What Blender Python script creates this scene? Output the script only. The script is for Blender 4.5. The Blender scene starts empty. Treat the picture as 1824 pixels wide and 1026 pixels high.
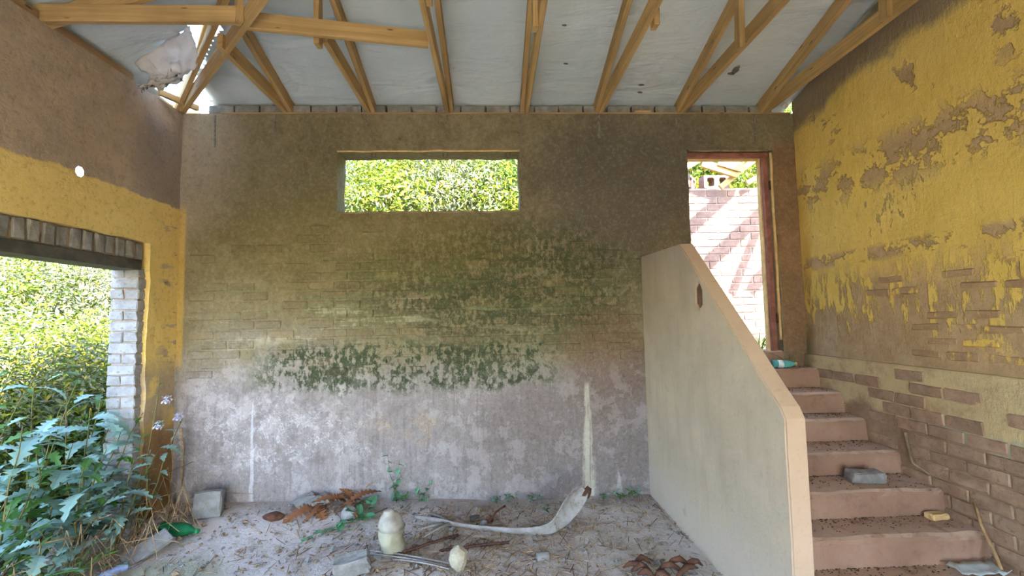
import bpy, bmesh, math, random
import numpy as np
from mathutils import Vector, Matrix, noise as mnoise

scene = bpy.context.scene
col = scene.collection
R0 = random.Random(7)

# ------------------------------------------------------------------ camera
F_PX, CX, CY = 790.0, 912.0, 513.0
YAW, PITCH, ROLL = (math.radians(a) for a in (2.445, 3.744, -1.102))
CAM = Vector((0, 0, 1.68))
_f = Vector((math.sin(YAW) * math.cos(PITCH), math.cos(YAW) * math.cos(PITCH), math.sin(PITCH)))
_r = Vector((math.cos(YAW), -math.sin(YAW), 0))
_u = _r.cross(_f)
RIGHT = _r * math.cos(ROLL) + _u * math.sin(ROLL)
UP = -_r * math.sin(ROLL) + _u * math.cos(ROLL)
cd = bpy.data.cameras.new('camera')
cam = bpy.data.objects.new('camera', cd)
col.objects.link(cam)
cam.matrix_world = Matrix(((RIGHT.x, UP.x, -_f.x, CAM.x), (RIGHT.y, UP.y, -_f.y, CAM.y),
                           (RIGHT.z, UP.z, -_f.z, CAM.z), (0, 0, 0, 1)))
cd.sensor_width = 36.0
cd.lens = 36.0 * F_PX / 1824.0
cd.clip_start = 0.05
scene.camera = cam

def ray(px, py): return _f * F_PX + RIGHT * (px - CX) - UP * (py - CY)
def oy(px, py, Y): d = ray(px, py); return CAM + d * (Y / d.y)          # photo point on the plane y = Y
def ox(px, py, X): d = ray(px, py); return CAM + d * (X / d.x)          # on the plane x = X
def oz(px, py, Z): d = ray(px, py); return CAM + d * ((Z - CAM.z) / d.z)  # on the plane z = Z

# ------------------------------------------------------------------ light
SUN = Vector((0.55, -1.0, 1.21)).normalized()       # towards the sun
world = bpy.data.worlds.new('sky'); scene.world = world; world.use_nodes = True
wn = world.node_tree
sky = wn.nodes.new('ShaderNodeTexSky'); sky.sky_type = 'NISHITA'; sky.sun_disc = False
sky.sun_elevation = math.asin(SUN.z); sky.sun_rotation = math.atan2(SUN.x, SUN.y)
sky.air_density = 1.0; sky.dust_density = 1.0; sky.ozone_density = 1.6
bg = wn.nodes['Background']; wn.links.new(sky.outputs[0], bg.inputs[0]); bg.inputs[1].default_value = 0.7
sd = bpy.data.lights.new('sun', 'SUN'); so = bpy.data.objects.new('sun', sd); col.objects.link(so)
so.rotation_euler = (-SUN).to_track_quat('-Z', 'Y').to_euler()
sd.energy = 20.0; sd.angle = math.radians(0.6); sd.color = (1.0, 0.93, 0.80)
scene.view_settings.view_transform = 'Standard'
scene.view_settings.look = 'None'
scene.view_settings.gamma = 1.0
scene.view_settings.use_curve_mapping = False
scene.view_settings.exposure = 1.62
scene.cycles.max_bounces = 7
scene.cycles.use_adaptive_sampling = True
scene.cycles.adaptive_threshold = 0.1
scene.cycles.adaptive_min_samples = 12
scene.cycles.transmission_bounces = 4
scene.cycles.glossy_bounces = 2
scene.cycles.diffuse_bounces = 5
scene.cycles.use_denoising = True

# ------------------------------------------------------------------ room numbers
XL, XR, YB, YF = -2.833, 2.953, 4.1, -3.4
ZP = 3.612                 # top of the walls
TH = 0.23
SLOPE = 0.29
YR = (YB + YF) / 2

# ------------------------------------------------------------------ node helper
def lin(c):
    c = [v / 255.0 for v in c]
    return tuple(v / 12.92 if v <= 0.04045 else ((v + 0.055) / 1.055) ** 2.4 for v in c) + (1.0,)

class Mat:
    def __init__(s, name, rough=0.9, spec=0.2):
        s.m = bpy.data.materials.new(name); s.m.use_nodes = True
        s.nt = s.m.node_tree; s.b = s.nt.nodes['Principled BSDF']
        s.b.inputs['Roughness'].default_value = rough
        s.b.inputs['Specular IOR Level'].default_value = spec
        s._p = None; s._o = None
    def n(s, t): return s.nt.nodes.new(t)
    def put(s, sock, v):
        if isinstance(v, bpy.types.NodeSocket): s.nt.links.new(v, sock)
        elif v is not None: sock.default_value = v
    def pos(s):
        if s._p is None: s._p = s.n('ShaderNodeNewGeometry').outputs['Position']
        return s._p
    def obj(s):
        if s._o is None: s._o = s.n('ShaderNodeTexCoord').outputs['Object']
        return s._o
    def xyz(s, v=None):
        q = s.n('ShaderNodeSeparateXYZ'); s.put(q.inputs[0], v or s.pos()); return q.outputs
    def comb(s, x, y, z):
        q = s.n('ShaderNodeCombineXYZ')
        for k, v in enumerate((x, y, z)): s.put(q.inputs[k], v)
        return q.outputs[0]
    def scl(s, v, sc):
        q = s.n('ShaderNodeVectorMath'); q.operation = 'MULTIPLY'; s.put(q.inputs[0], v); q.inputs[1].default_value = sc
        return q.outputs[0]
    def math(s, op, a, b=0.0, clamp=False):
        q = s.n('ShaderNodeMath'); q.operation = op; q.use_clamp = clamp
        s.put(q.inputs[0], a); s.put(q.inputs[1], b); return q.outputs[0]
    def noise(s, scale, detail=4.0, rough=0.6, vec=None, dist=0.0):
        q = s.n('ShaderNodeTexNoise'); s.put(q.inputs['Vector'], vec or s.pos())
        q.inputs['Scale'].default_value = scale; q.inputs['Detail'].default_value = detail
        q.inputs['Roughness'].default_value = rough; q.inputs['Distortion'].default_value = dist
        return q.outputs[0]
    def voro(s, scale, vec=None, feat='F1', out=0, rnd=1.0):
        q = s.n('ShaderNodeTexVoronoi'); q.feature = feat; s.put(q.inputs['Vector'], vec or s.pos())
        q.inputs['Scale'].default_value = scale; q.inputs['Randomness'].default_value = rnd
        return q.outputs[out]
    def rng(s, v, a, b, lo=0.0, hi=1.0):
        q = s.n('ShaderNodeMapRange'); q.interpolation_type = 'SMOOTHSTEP'
        s.put(q.inputs['Value'], v)
        q.inputs['From Min'].default_value = a; q.inputs['From Max'].default_value = b
        q.inputs['To Min'].default_value = lo; q.inputs['To Max'].default_value = hi
        return q.outputs[0]
    def mul(s, *a):
        o = a[0]
        for b in a[1:]: o = s.math('MULTIPLY', o, b)
        return o
    def mx(s, a, b): return s.math('MAXIMUM', a, b)
    def add(s, a, b): return s.math('ADD', a, b)
    def sub(s, a, b): return s.math('SUBTRACT', a, b)
    def wob(s, v, nz, amp):     # v shifted by noise
        return s.add(v, s.math('MULTIPLY', s.math('SUBTRACT', nz, 0.5), amp))
    def band(s, v, a, b, soft): return s.mul(s.rng(v, a - soft, a + soft), s.rng(v, b + soft, b - soft))
    def ell(s, u, v, cu, cv, ru, rv, nz=None, amp=0.0, soft=0.25):
        du = s.math('MULTIPLY', s.math('SUBTRACT', u, cu), 1 / ru); dv = s.math('MULTIPLY', s.math('SUBTRACT', v, cv), 1 / rv)
        d = s.add(s.mul(du, du), s.mul(dv, dv))
        if nz is not None: d = s.wob(d, nz, amp)
        return s.rng(d, 1 + soft, 1 - soft)
    def mix(s, f, a, b, mode='MIX'):
        q = s.n('ShaderNodeMix'); q.data_type = 'RGBA'; q.blend_type = mode
        s.put(q.inputs[0], f)
        s.put(q.inputs[6], lin(a) if isinstance(a, tuple) and len(a) == 3 else a)
        s.put(q.inputs[7], lin(b) if isinstance(b, tuple) and len(b) == 3 else b)
        return q.outputs[2]
    def ramp(s, f, stops):
        q = s.n('ShaderNodeValToRGB'); s.put(q.inputs[0], f); e = q.color_ramp.elements
        while len(e) < len(stops): e.new(0.5)
        for k, (p, c) in enumerate(stops): e[k].position = p; e[k].color = lin(c)
        return q.outputs[0]
    def col(s, c): s.put(s.b.inputs['Base Color'], lin(c) if isinstance(c, tuple) and len(c) == 3 else c)
    def bump(s, h, strength=0.5, dist=0.02):
        q = s.n('ShaderNodeBump'); q.inputs['Strength'].default_value = strength; q.inputs['Distance'].default_value = dist
        s.put(q.inputs['Height'], h); s.put(s.b.inputs['Normal'], q.outputs[0])
    def rnd(s): return s.n('ShaderNodeObjectInfo').outputs['Random']
    def island(s): return s.n('ShaderNodeNewGeometry').outputs['Random Per Island']

# ------------------------------------------------------------------ materials
def wx(px, py=560): return oy(px, py, YB).x
def wz(py, px=800): return oy(px, py, YB).z

def mat_back(brick=False):
    m = Mat('old_brick_face' if brick else 'old_plaster_back', 0.92, 0.15)
    o = m.xyz(); x, z = o[0], o[2]
    n1 = m.noise(1.3, 4, 0.6); n2 = m.noise(6, 5, 0.65); n3 = m.noise(34, 4, 0.7); n4 = m.noise(2.6, 5, 0.7)
    streak = m.noise(1.0, 4, 0.65, m.scl(m.pos(), (26, 26, 1.6)))
    lat = m.noise(1.0, 4, 0.6, m.scl(m.pos(), (1.2, 1, 11)))
    fine = m.noise(1.0, 6, 0.72, m.scl(m.pos(), (23, 23, 15)))
    c = m.ramp(n1, [(0.25, (112, 104, 76)), (0.5, (126, 117, 90)), (0.8, (140, 131, 106))])
    c = m.mix(m.math('MULTIPLY', m.rng(n2, 0.35, 0.75), 0.5), c, (94, 87, 66))
    c = m.mix(m.math('MULTIPLY', m.rng(fine, 0.52, 0.70), 0.45), c, (148, 140, 116))
    c = m.mix(m.math('MULTIPLY', m.rng(fine, 0.44, 0.30), 0.45), c, (72, 66, 48))
    # pale light from the roof hole, painted into the top left corner
    c = m.mix(m.math('MULTIPLY', m.ell(x, z, wx(330), wz(280), 0.45, 0.65, n4, 1.6, 0.9), 0.45), c, (178, 166, 150))
    # darker soot on the upper right and a lintel-height band
    c = m.mix(m.math('MULTIPLY', m.ell(x, z, wx(1130), wz(330), 1.0, 0.8, n4, 2.0, 0.9), 0.72), c, (84, 79, 74))
    c = m.mix(m.math('MULTIPLY', m.ell(x, z, wx(520), wz(330), 0.85, 0.5, n4, 1.6, 0.9), 0.4), c, (84, 78, 50))
    # lower part: grey render with bluish skylight put into its lavender colour
    low = m.rng(m.wob(m.wob(z, n2, 0.18), n4, 0.3), wz(610), wz(700))
    c = m.mix(m.math('MULTIPLY', low, 0.8), c, m.ramp(n2, [(0.3, (128, 121, 124)), (0.6, (152, 146, 150)), (0.8, (168, 163, 168))]))
    c = m.mix(m.math('MULTIPLY', m.mul(low, m.rng(streak, 0.45, 0.75)), 0.5), c, (102, 95, 92))
    # brown damp at the lower right
    c = m.mix(m.math('MULTIPLY', m.ell(x, z, wx(1085), wz(650), 0.42, 0.55, n4, 2.2, 0.8), 0.6), c, (106, 80, 64))
    c = m.mix(m.math('MULTIPLY', m.ell(x, z, wx(1010), wz(800), 0.9, 0.6, n4, 1.4, 0.8), 0.6), c, (108, 97, 93))
    # green algae: broad veil on the right, olive veil below the window
    lz = m.noise(3.2, 5, 0.7, m.scl(m.pos(), (1, 1, 2.2)))
    c = m.mix(m.math('MULTIPLY', m.mul(m.ell(x, z, wx(890), wz(505), 1.3, 0.62, lz, 2.2, 0.7), m.rng(m.wob(fine, lz, 0.5), 0.36, 0.56)), 0.85), c, (52, 62, 38))
    c = m.mix(m.math('MULTIPLY', m.ell(x, z, wx(640), wz(430), 1.3, 0.42, n4, 1.2, 0.9), 0.45), c, (112, 102, 52))
    c = m.mix(m.math('MULTIPLY', m.mul(m.ell(x, z, wx(700), wz(520), 1.6, 0.32, n4, 1.4, 0.8), m.rng(lat, 0.48, 0.62)), 0.45), c, (92, 104, 62))
    # white lime bloom: thin veins and specks
    vein = m.rng(m.math('ABSOLUTE', m.sub(m.noise(9.5, 5, 0.68, dist=0.7), 0.5)), 0.022, 0.004)
    limb = m.mul(m.ell(x, z, wx(490), wz(765), 0.85, 0.30, n4, 2.2, 0.7), m.rng(m.wob(n2, n4, 0.4), 0.42, 0.58))
    c = m.mix(m.math('MULTIPLY', m.mul(limb, m.mx(vein, m.rng(fine, 0.57, 0.66))), 0.72), c, (210, 209, 214))
    c = m.mix(m.math('MULTIPLY', m.mul(m.ell(x, z, wx(480), wz(690), 0.9, 0.55, n4, 1.6, 0.9), m.rng(n2, 0.38, 0.62)), 0.4), c, (176, 168, 168))
    # pale horizontal lime courses
    c = m.mix(m.math('MULTIPLY', m.mul(m.rng(m.wob(lat, fine, 0.3), 0.55, 0.66), m.band(z, wz(625), wz(535), 0.12), m.rng(fine, 0.40, 0.54), m.rng(x, wx(1130), wx(600))), 0.5), c, (176, 172, 148))
    # dark moss belt, flaky
    belt = m.mul(m.band(m.wob(m.wob(z, n4, 0.30), n2, 0.14), wz(692), wz(608), 0.06), m.band(m.wob(x, n4, 0.5), wx(470), wx(985), 0.2))
    mossn = m.wob(m.wob(fine, n4, 0.55), streak, 0.18)
    c = m.mix(m.math('MULTIPLY', m.mul(m.rng(mossn, 0.40, 0.55), belt), 0.55), c, (122, 128, 102))
    c = m.mix(m.math('MULTIPLY', m.mul(m.rng(mossn, 0.45, 0.56), belt), 0.9), c, (48, 60, 38))
    # ochre scab where the render has come off
    scab = m.mul(m.ell(x, z, wx(720), wz(762), 0.40, 0.17, n2, 2.6, 0.4), m.rng(n2, 0.45, 0.52))
    c = m.mix(m.math('MULTIPLY', m.mul(scab, m.rng(fine, 0.38, 0.55)), 0.5), c, (160, 138, 112))
    # white runs of lime
    wob_ = m.noise(7, 2, 0.5)
    def run(px, top, bot, w0, w1):
        xx = m.wob(x, wob_, 0.03)
        w = m.add(m.math('MULTIPLY', m.rng(z, wz(top), wz(bot)), w1 - w0), w0)
        d = m.math('DIVIDE', m.math('ABSOLUTE', m.sub(xx, wx(px, 800))), w)
        return m.mul(m.rng(m.wob(m.wob(d, streak, 2.2), fine, 1.2), 1.3, 0.5), m.band(z, wz(bot) - 0.1, wz(top), 0.04))
    c = m.mix(m.math('MULTIPLY', run(449, 705, 900, 0.008, 0.02), 0.5), c, (206, 205, 210))
    c = m.mix(m.math('MULTIPLY', m.mul(run(1048, 690, 885, 0.024, 0.055), m.rng(streak, 0.34, 0.5, 0.35, 1.0)), 0.75), c, (184, 179, 162))
    c = m.mix(m.math('MULTIPLY', run(1101, 850, 890, 0.006, 0.03), 0.5), c, (184, 181, 176))
    # warm sun bounce on the pier beside the doorway, put into the colour
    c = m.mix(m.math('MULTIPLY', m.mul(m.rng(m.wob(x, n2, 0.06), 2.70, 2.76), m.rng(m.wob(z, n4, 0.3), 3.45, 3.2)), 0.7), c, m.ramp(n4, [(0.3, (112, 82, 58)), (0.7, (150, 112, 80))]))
    # yellow paint carried round the left corner
    ye = m.mul(m.rng(m.wob(x, n3, 0.05), XL + 0.068, XL + 0.042), m.band(m.wob(z, n2, 0.2), wz(640), wz(370), 0.06))
    c = m.mix(m.math('MULTIPLY', ye, 0.8), c, (184, 156, 84))
    if brick:
        rn = m.rnd()
        c = m.mix(m.math('MULTIPLY', m.rng(rn, 0.2, 1.0), 0.26), c, (84, 72, 54))
        c = m.mix(m.math('MULTIPLY', m.rng(rn, 0.12, 0.0), 0.18), c, (158, 132, 96))
    g2 = m.noise(75, 3, 0.75)
    c = m.mix(m.math('MULTIPLY', m.rng(m.wob(n3, g2, 0.5), 0.50, 0.68), 0.10), c, (196, 188, 172))
    c = m.mix(m.math('MULTIPLY', m.rng(m.wob(n3, g2, 0.5), 0.48, 0.32), 0.20), c, (58, 52, 42))
    c = m.mix(m.math('MULTIPLY', m.mul(low, m.rng(m.wob(n2, fine, 0.35), 0.53, 0.58)), 0.16), c, (178, 170, 168))
    c = m.mix(m.math('MULTIPLY', m.mul(low, m.rng(m.math('ABSOLUTE', m.sub(m.wob(n2, fine, 0.35), 0.525)), 0.014, 0.004)), 0.28), c, (74, 66, 62))
    m.col(c)
    h = m.add(m.math('MULTIPLY', n2, 0.5), m.add(m.math('MULTIPLY', n3, 0.25), m.math('MULTIPLY', m.rng(fine, 0.40, 0.64), 0.14)))
    m.bump(h, 0.75, 0.022)
    return m.m

def mat_left():
    m = Mat('old_plaster_left', 0.92, 0.15)
    o = m.xyz(); y, z = o[1], o[2]
    n1 = m.noise(1.6, 5, 0.6); n2 = m.noise(7, 6, 0.65); n3 = m.noise(32, 5, 0.7)
    c = m.ramp(n1, [(0.3, (146, 132, 118)), (0.5, (170, 152, 130)), (0.75, (182, 164, 142))])
    c = m.mix(m.math('MULTIPLY', m.rng(n2, 0.4, 0.7), 0.4), c, (142, 130, 120))
    c = m.mix(m.math('MULTIPLY', m.ell(y, z, 3.9, 3.0, 0.35, 0.4, n1, 1.2, 0.6), 0.55), c, (122, 114, 108))
    ytop = m.rng(m.wob(m.wob(z, n2, 0.07), n1, 0.12), 2.735, 2.715)
    c2 = m.ramp(n1, [(0.3, (212, 186, 112)), (0.7, (222, 196, 124))])
    c2 = m.mix(m.math('MULTIPLY', m.rng(n2, 0.5, 0.75), 0.4), c2, (194, 162, 88))
    # worn-off blotches near the corner
    wear = m.mul(m.rng(y, 3.8, 3.98), m.rng(m.noise(5, 5, 0.6, m.scl(m.pos(), (1, 1, 2.6))), 0.56, 0.62))
    low = m.mul(m.rng(m.wob(z, n1, 0.5), 1.45, 1.2), m.rng(m.noise(4, 6, 0.7), 0.36, 0.5))
    wear = m.mx(wear, low)
    c = m.mix(m.mul(ytop, m.sub(1.0, m.math('MULTIPLY', wear, 0.85))), c, c2)
    c = m.mix(m.math('MULTIPLY', m.rng(m.wob(z, n1, 0.4), 1.0, 0.7), 0.8), c, m.ramp(n2, [(0.35, (92, 66, 40)), (0.65, (140, 96, 50))]))
    c = m.mix(m.math('MULTIPLY', m.rng(n3, 0.48, 0.32), 0.3), c, (84, 70, 50))
    c = m.mix(m.math('MULTIPLY', m.rng(n3, 0.56, 0.72), 0.2), c, (214, 200, 170))
    m.col(c)
    m.bump(m.add(m.math('MULTIPLY', n2, 0.4), m.math('MULTIPLY', n3, 0.3)), 0.6, 0.02)
    return m.m

def mat_right():
    m = Mat('worn_yellow_plaster', 0.9, 0.15)
    o = m.xyz(); y, z = o[1], o[2]
    n1 = m.noise(1.5, 5, 0.6); n2 = m.noise(6, 7, 0.7); n3 = m.noise(28, 6, 0.72)
    vz = m.noise(1.0, 6, 0.7, m.scl(m.pos(), (14, 14, 4)))
    bare = m.ramp(n2, [(0.3, (158, 134, 104)), (0.6, (182, 156, 122)), (0.8, (194, 170, 140))])
    yel = m.ramp(n1, [(0.3, (212, 184, 98)), (0.55, (222, 194, 112)), (0.8, (226, 202, 130))])
    yel = m.mix(m.math('MULTIPLY', m.rng(vz, 0.45, 0.7), 0.35), yel, (200, 168, 96))
    # how much paint is lost, by height
    loss = m.mx(m.mul(m.band(z, 2.62, 2.98, 0.12), m.rng(m.wob(n2, n1, 0.5), 0.48, 0.54)),
                m.mul(m.band(m.wob(z, n1, 0.12), 2.06, 2.17, 0.03), m.rng(m.wob(m.wob(n2, n1, 0.7), vz, 0.3), 0.42, 0.50)))
    loss = m.mx(loss, m.mul(m.rng(m.wob(z, n1, 0.5), 2.12, 1.75), m.rng(m.wob(vz, n1, 0.5), 0.40, 0.50)))
    loss = m.mx(loss, m.rng(m.wob(m.wob(z, n2, 0.2), n1, 0.25), 1.62, 1.35))
    loss = m.mx(loss, m.mul(m.band(z, 3.1, 3.5, 0.2), m.rng(m.noise(4, 5, 0.6), 0.62, 0.66)))
    fl = m.noise(1.0, 6, 0.74, m.scl(m.pos(), (20, 20, 9)))
    loss = m.mx(loss, m.math('MULTIPLY', m.mul(m.rng(m.wob(fl, n1, 0.7), 0.62, 0.68), m.rng(z, 3.4, 2.9)), 0.75))
    c = m.mix(loss, yel, bare)
    c = m.mix(m.math('MULTIPLY', m.rng(fl, 0.55, 0.75), 0.3), c, (236, 214, 150))
    c = m.mix(m.math('MULTIPLY', m.rng(fl, 0.42, 0.28), 0.35), c, (120, 96, 60))
    # unpainted sooty band along the top
    zz = m.wob(m.wob(z, n2, 0.16), n1, 0.25)
    top = m.rng(m.sub(zz, m.math('MULTIPLY', m.rng(y, 4.1, 3.1), 0.18)), 3.36, 3.50)
    c = m.mix(m.math('MULTIPLY', top, 0.85), c, (120, 108, 98))
    # grey weathering low and by the far corner, leftover yellow flecks
    c = m.mix(m.math('MULTIPLY', m.mul(m.rng(z, 1.75, 1.3), m.rng(n2, 0.42, 0.6), m.rng(y, 2.6, 3.7)), 0.6), c, (172, 162, 142))
    low = m.rng(m.wob(z, n1, 0.1), 1.31, 1.26)
    c = m.mix(m.mul(low, 0.75), c, m.ramp(n2, [(0.3, (164, 140, 112)), (0.5, (200, 184, 144)), (0.7, (208, 194, 146))]))
    c = m.mix(m.mul(m.rng(m.wob(z, n1, 0.5), 0.98, 0.86), 0.85), c, m.ramp(n2, [(0.3, (134, 110, 92)), (0.7, (164, 138, 116))]))
    c = m.mix(m.math('MULTIPLY', m.mul(m.band(m.wob(z, n1, 0.3), 0.86, 0.97, 0.03), m.rng(n3, 0.4, 0.5), m.rng(y, 3.2, 2.9)), 0.7), c, (166, 178, 162))
    # rising damp, black-green at the corner
    c = m.mix(m.math('MULTIPLY', m.mul(m.rng(y, 3.95, 4.08), m.rng(z, 1.7, 1.35)), 0.6), c, (74, 78, 52))
    m.col(c)
    m.bump(m.add(m.math('MULTIPLY', n2, 0.4), m.add(m.math('MULTIPLY', vz, 0.45), m.sub(m.math('MULTIPLY', n3, 0.3), m.math('MULTIPLY', loss, 0.45)))), 0.9, 0.024)
    return m.m

def mat_parapet():
    m = Mat('smooth_render', 0.9, 0.15)
    o = m.xyz(); n1 = m.noise(1.6, 5, 0.6); n2 = m.noise(7, 6, 0.65); n3 = m.noise(40, 4, 0.7)
    st = m.noise(1.0, 4, 0.6, m.scl(m.pos(), (1, 9, 1.2)))
    c = m.ramp(n1, [(0.3, (166, 152, 134)), (0.6, (182, 168, 148)), (0.8, (192, 178, 160))])
    c = m.mix(m.math('MULTIPLY', m.rng(st, 0.45, 0.7), 0.3), c, (156, 144, 118))
    c = m.mix(m.math('MULTIPLY', m.rng(m.wob(o[2], n1, 0.8), 0.6, 0.2), 0.45), c, (196, 184, 172))
    c = m.mix(m.math('MULTIPLY', m.rng(n2, 0.6, 0.75), 0.35), c, (140, 122, 98))
    nx = m.xyz(m.n('ShaderNodeNewGeometry').outputs['Normal'])
    c = m.mix(m.math('MULTIPLY', m.rng(nx[0], -0.6, -0.3), 0.5), c, (184, 152, 128))   # the coping is a browner trowel coat
    c = m.mix(m.math('MULTIPLY', m.rng(n3, 0.46, 0.32), 0.14), c, (112, 98, 80))
    m.col(c); m.bump(m.add(m.math('MULTIPLY', n2, 0.4), m.math('MULTIPLY', n3, 0.25)), 0.5, 0.016)
    return m.m

def mat_step():
    m = Mat('red_earth_plaster', 0.92, 0.12)
    n1 = m.noise(2.0, 5, 0.6); n2 = m.noise(9, 6, 0.65); n3 = m.noise(45, 4, 0.7)
    c = m.ramp(n1, [(0.3, (132, 104, 88)), (0.55, (154, 124, 106)), (0.8, (168, 140, 122))])
    c = m.mix(m.math('MULTIPLY', m.rng(n2, 0.5, 0.75), 0.5), c, (110, 86, 74))
    g = m.xyz(m.n('ShaderNodeNewGeometry').outputs['Normal'])
    c = m.mix(m.mul(m.rng(g[2], 0.5, 0.9), m.rng(n2, 0.3, 0.5), 0.7), c, (196, 172, 152))   # dust lying on the treads
    m.col(c); m.bump(m.add(m.math('MULTIPLY', n2, 0.4), m.math('MULTIPLY', n3, 0.25)), 0.5, 0.02)
    return m.m

def mat_shed():
    m = Mat('brick_face_shedding_paint', 0.92, 0.12)
    n2 = m.noise(6, 5, 0.7); fl = m.noise(1.0, 5, 0.7, m.scl(m.pos(), (14, 22, 8)))
    c = m.ramp(n2, [(0.3, (146, 120, 94)), (0.6, (168, 142, 110)), (0.8, (182, 158, 126))])
    c = m.mix(m.math('MULTIPLY', m.rng(m.wob(fl, m.rnd(), 0.25), 0.54, 0.62), 0.9), c, (216, 184, 96))
    m.col(c); m.bump(m.add(n2, fl), 0.6, 0.014)
    return m.m

def mat_simple(name, c1, c2, scale=8, rough=0.85, spec=0.2, bump=0.3, rnd=0.0, c3=None):
    m = Mat(name, rough, spec)
    n1 = m.noise(scale, 5, 0.65)
    c = m.mix(m.rng(n1, 0.35, 0.65), c1, c2)
    if c3: c = m.mix(m.rng(m.noise(scale * 3.1, 5, 0.7), 0.55, 0.68), c, c3)
    if rnd: c = m.mix(m.math('MULTIPLY', m.rnd(), rnd), c, tuple(int(v * 0.55) for v in c1))
    m.col(c)
    if bump: m.bump(m.add(n1, m.math('MULTIPLY', m.noise(scale * 5, 4, 0.7), 0.5)), bump, 0.012)
    return m.m

def mat_wood(name, a, b, dark):
    m = Mat(name, 0.75, 0.25)
    v = m.scl(m.obj(), (0.9, 22, 22))
    q = m.n('ShaderNodeVectorMath'); q.operation = 'ADD'
    m.put(q.inputs[0], v); m.put(q.inputs[1], m.comb(m.math('MULTIPLY', m.rnd(), 40), 0, 0))
    g = m.noise(1.6, 5, 0.6, q.outputs[0], 0.4)
    c = m.mix(m.rng(g, 0.3, 0.7), a, b)
    big = m.noise(1.5, 4, 0.6)
    c = m.mix(m.math('MULTIPLY', m.rng(big, 0.45, 0.7), 0.45), c, dark)
    kn = m.voro(1.0, m.scl(m.obj(), (3.2, 14, 14)))
    c = m.mix(m.math('MULTIPLY', m.rng(kn, 0.11, 0.05), 0.8), c, (66, 42, 22))
    m.col(c); m.bump(g, 0.2, 0.004)
    return m.m

def mat_leaf(name, stops, trans=0.35, rough=0.5):
    m = Mat(name, rough, 0.35)
    r = m.island()
    c = m.ramp(m.add(m.math('MULTIPLY', r, 0.75), m.math('MULTIPLY', m.rnd(), 0.25)), stops)
    m.col(c)
    t = m.n('ShaderNodeBsdfTranslucent'); m.put(t.inputs[0], m.mix(0.4, c, (96, 120, 34)))
    mx = m.n('ShaderNodeMixShader'); mx.inputs[0].default_value = trans
    m.nt.links.new(m.b.outputs[0], mx.inputs[1]); m.nt.links.new(t.outputs[0], mx.inputs[2])
    m.nt.links.new(mx.outputs[0], m.nt.nodes['Material Output'].inputs[0])
    return m.m

def mat_foil():
    m = Mat('roof_underlay_foil', 0.5, 0.4)
    o = m.xyz()
    n1 = m.noise(1.1, 4, 0.5); n2 = m.noise(5, 6, 0.6); n3 = m.noise(60, 3, 0.6)
    fold = m.noise(1.0, 4, 0.55, m.scl(m.pos(), (1.6, 5.5, 3)), 0.6)
    c = m.ramp(n1, [(0.3, (176, 188, 190)), (0.7, (194, 202, 204))])
    c = m.mix(m.math('MULTIPLY', m.mul(m.rng(m.noise(9, 5, 0.7), 0.68, 0.76), 1.0), 0.4), c, (110, 104, 96))
    c = m.mix(m.math('MULTIPLY', m.mul(m.ell(o[0], o[1], 1.5, 3.75, 0.3, 0.2, n2, 2.6, 0.8), m.rng(n2, 0.45, 0.7)), 0.3), c, (146, 134, 120))
    for ex_, ey_, rx_, ry_ in ((2.192, 3.733, 0.03, 0.05), (2.17, 3.77, 0.03, 0.015), (1.393, 3.898, 0.03, 0.012), (1.41, 3.983, 0.025, 0.012), (0.591, 3.312, 0.02, 0.01), (0.66, 3.672, 0.02, 0.01)):
        c = m.mix(m.math('MULTIPLY', m.ell(o[0], o[1], ex_, ey_, rx_, ry_, m.noise(40, 3, 0.6), 1.6, 0.4), 0.85), c, (56, 46, 40))   # tears and dirt spots
    m.col(c);     m.bump(m.add(m.math('MULTIPLY', fold, 0.7), m.add(m.math('MULTIPLY', n2, 0.25), m.math('MULTIPLY', n3, 0.02))), 0.5, 0.06)
    return m.m

def mat_floor():
    m = Mat('dusty_dirt_floor', 0.95, 0.1)
    o = m.xyz()
    n1 = m.noise(1.4, 5, 0.6); n2 = m.noise(8, 6, 0.7); n3 = m.noise(45, 6, 0.75); n4 = m.noise(18, 5, 0.7)
    c = m.ramp(n1, [(0.3, (190, 180, 174)), (0.55, (208, 200, 196)), (0.8, (220, 214, 210))])
    c = m.mix(m.math('MULTIPLY', m.rng(n2, 0.5, 0.72), 0.6), c, (128, 108, 90))
    c = m.mix(m.math('MULTIPLY', m.rng(n4, 0.6, 0.72), 0.55), c, (92, 76, 62))
    c = m.mix(m.math('MULTIPLY', m.rng(n3, 0.62, 0.75), 0.6), c, (222, 214, 204))
    c = m.mix(m.math('MULTIPLY', m.ell(o[0], o[1], -2.15, 3.0, 0.38, 0.3, n2, 1.2, 0.6), 0.5), c, (140, 148, 96))
    c = m.mix(m.math('MULTIPLY', m.rng(m.wob(o[1], n2, 0.4), 3.75, 4.0), 0.45), c, (110, 88, 66))
    m.col(c)
    m.bump(m.add(m.math('MULTIPLY', n2, 0.6), m.add(m.math('MULTIPLY', n4, 0.4), m.math('MULTIPLY', n3, 0.35))), 0.9, 0.03)
    return m.m

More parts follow.
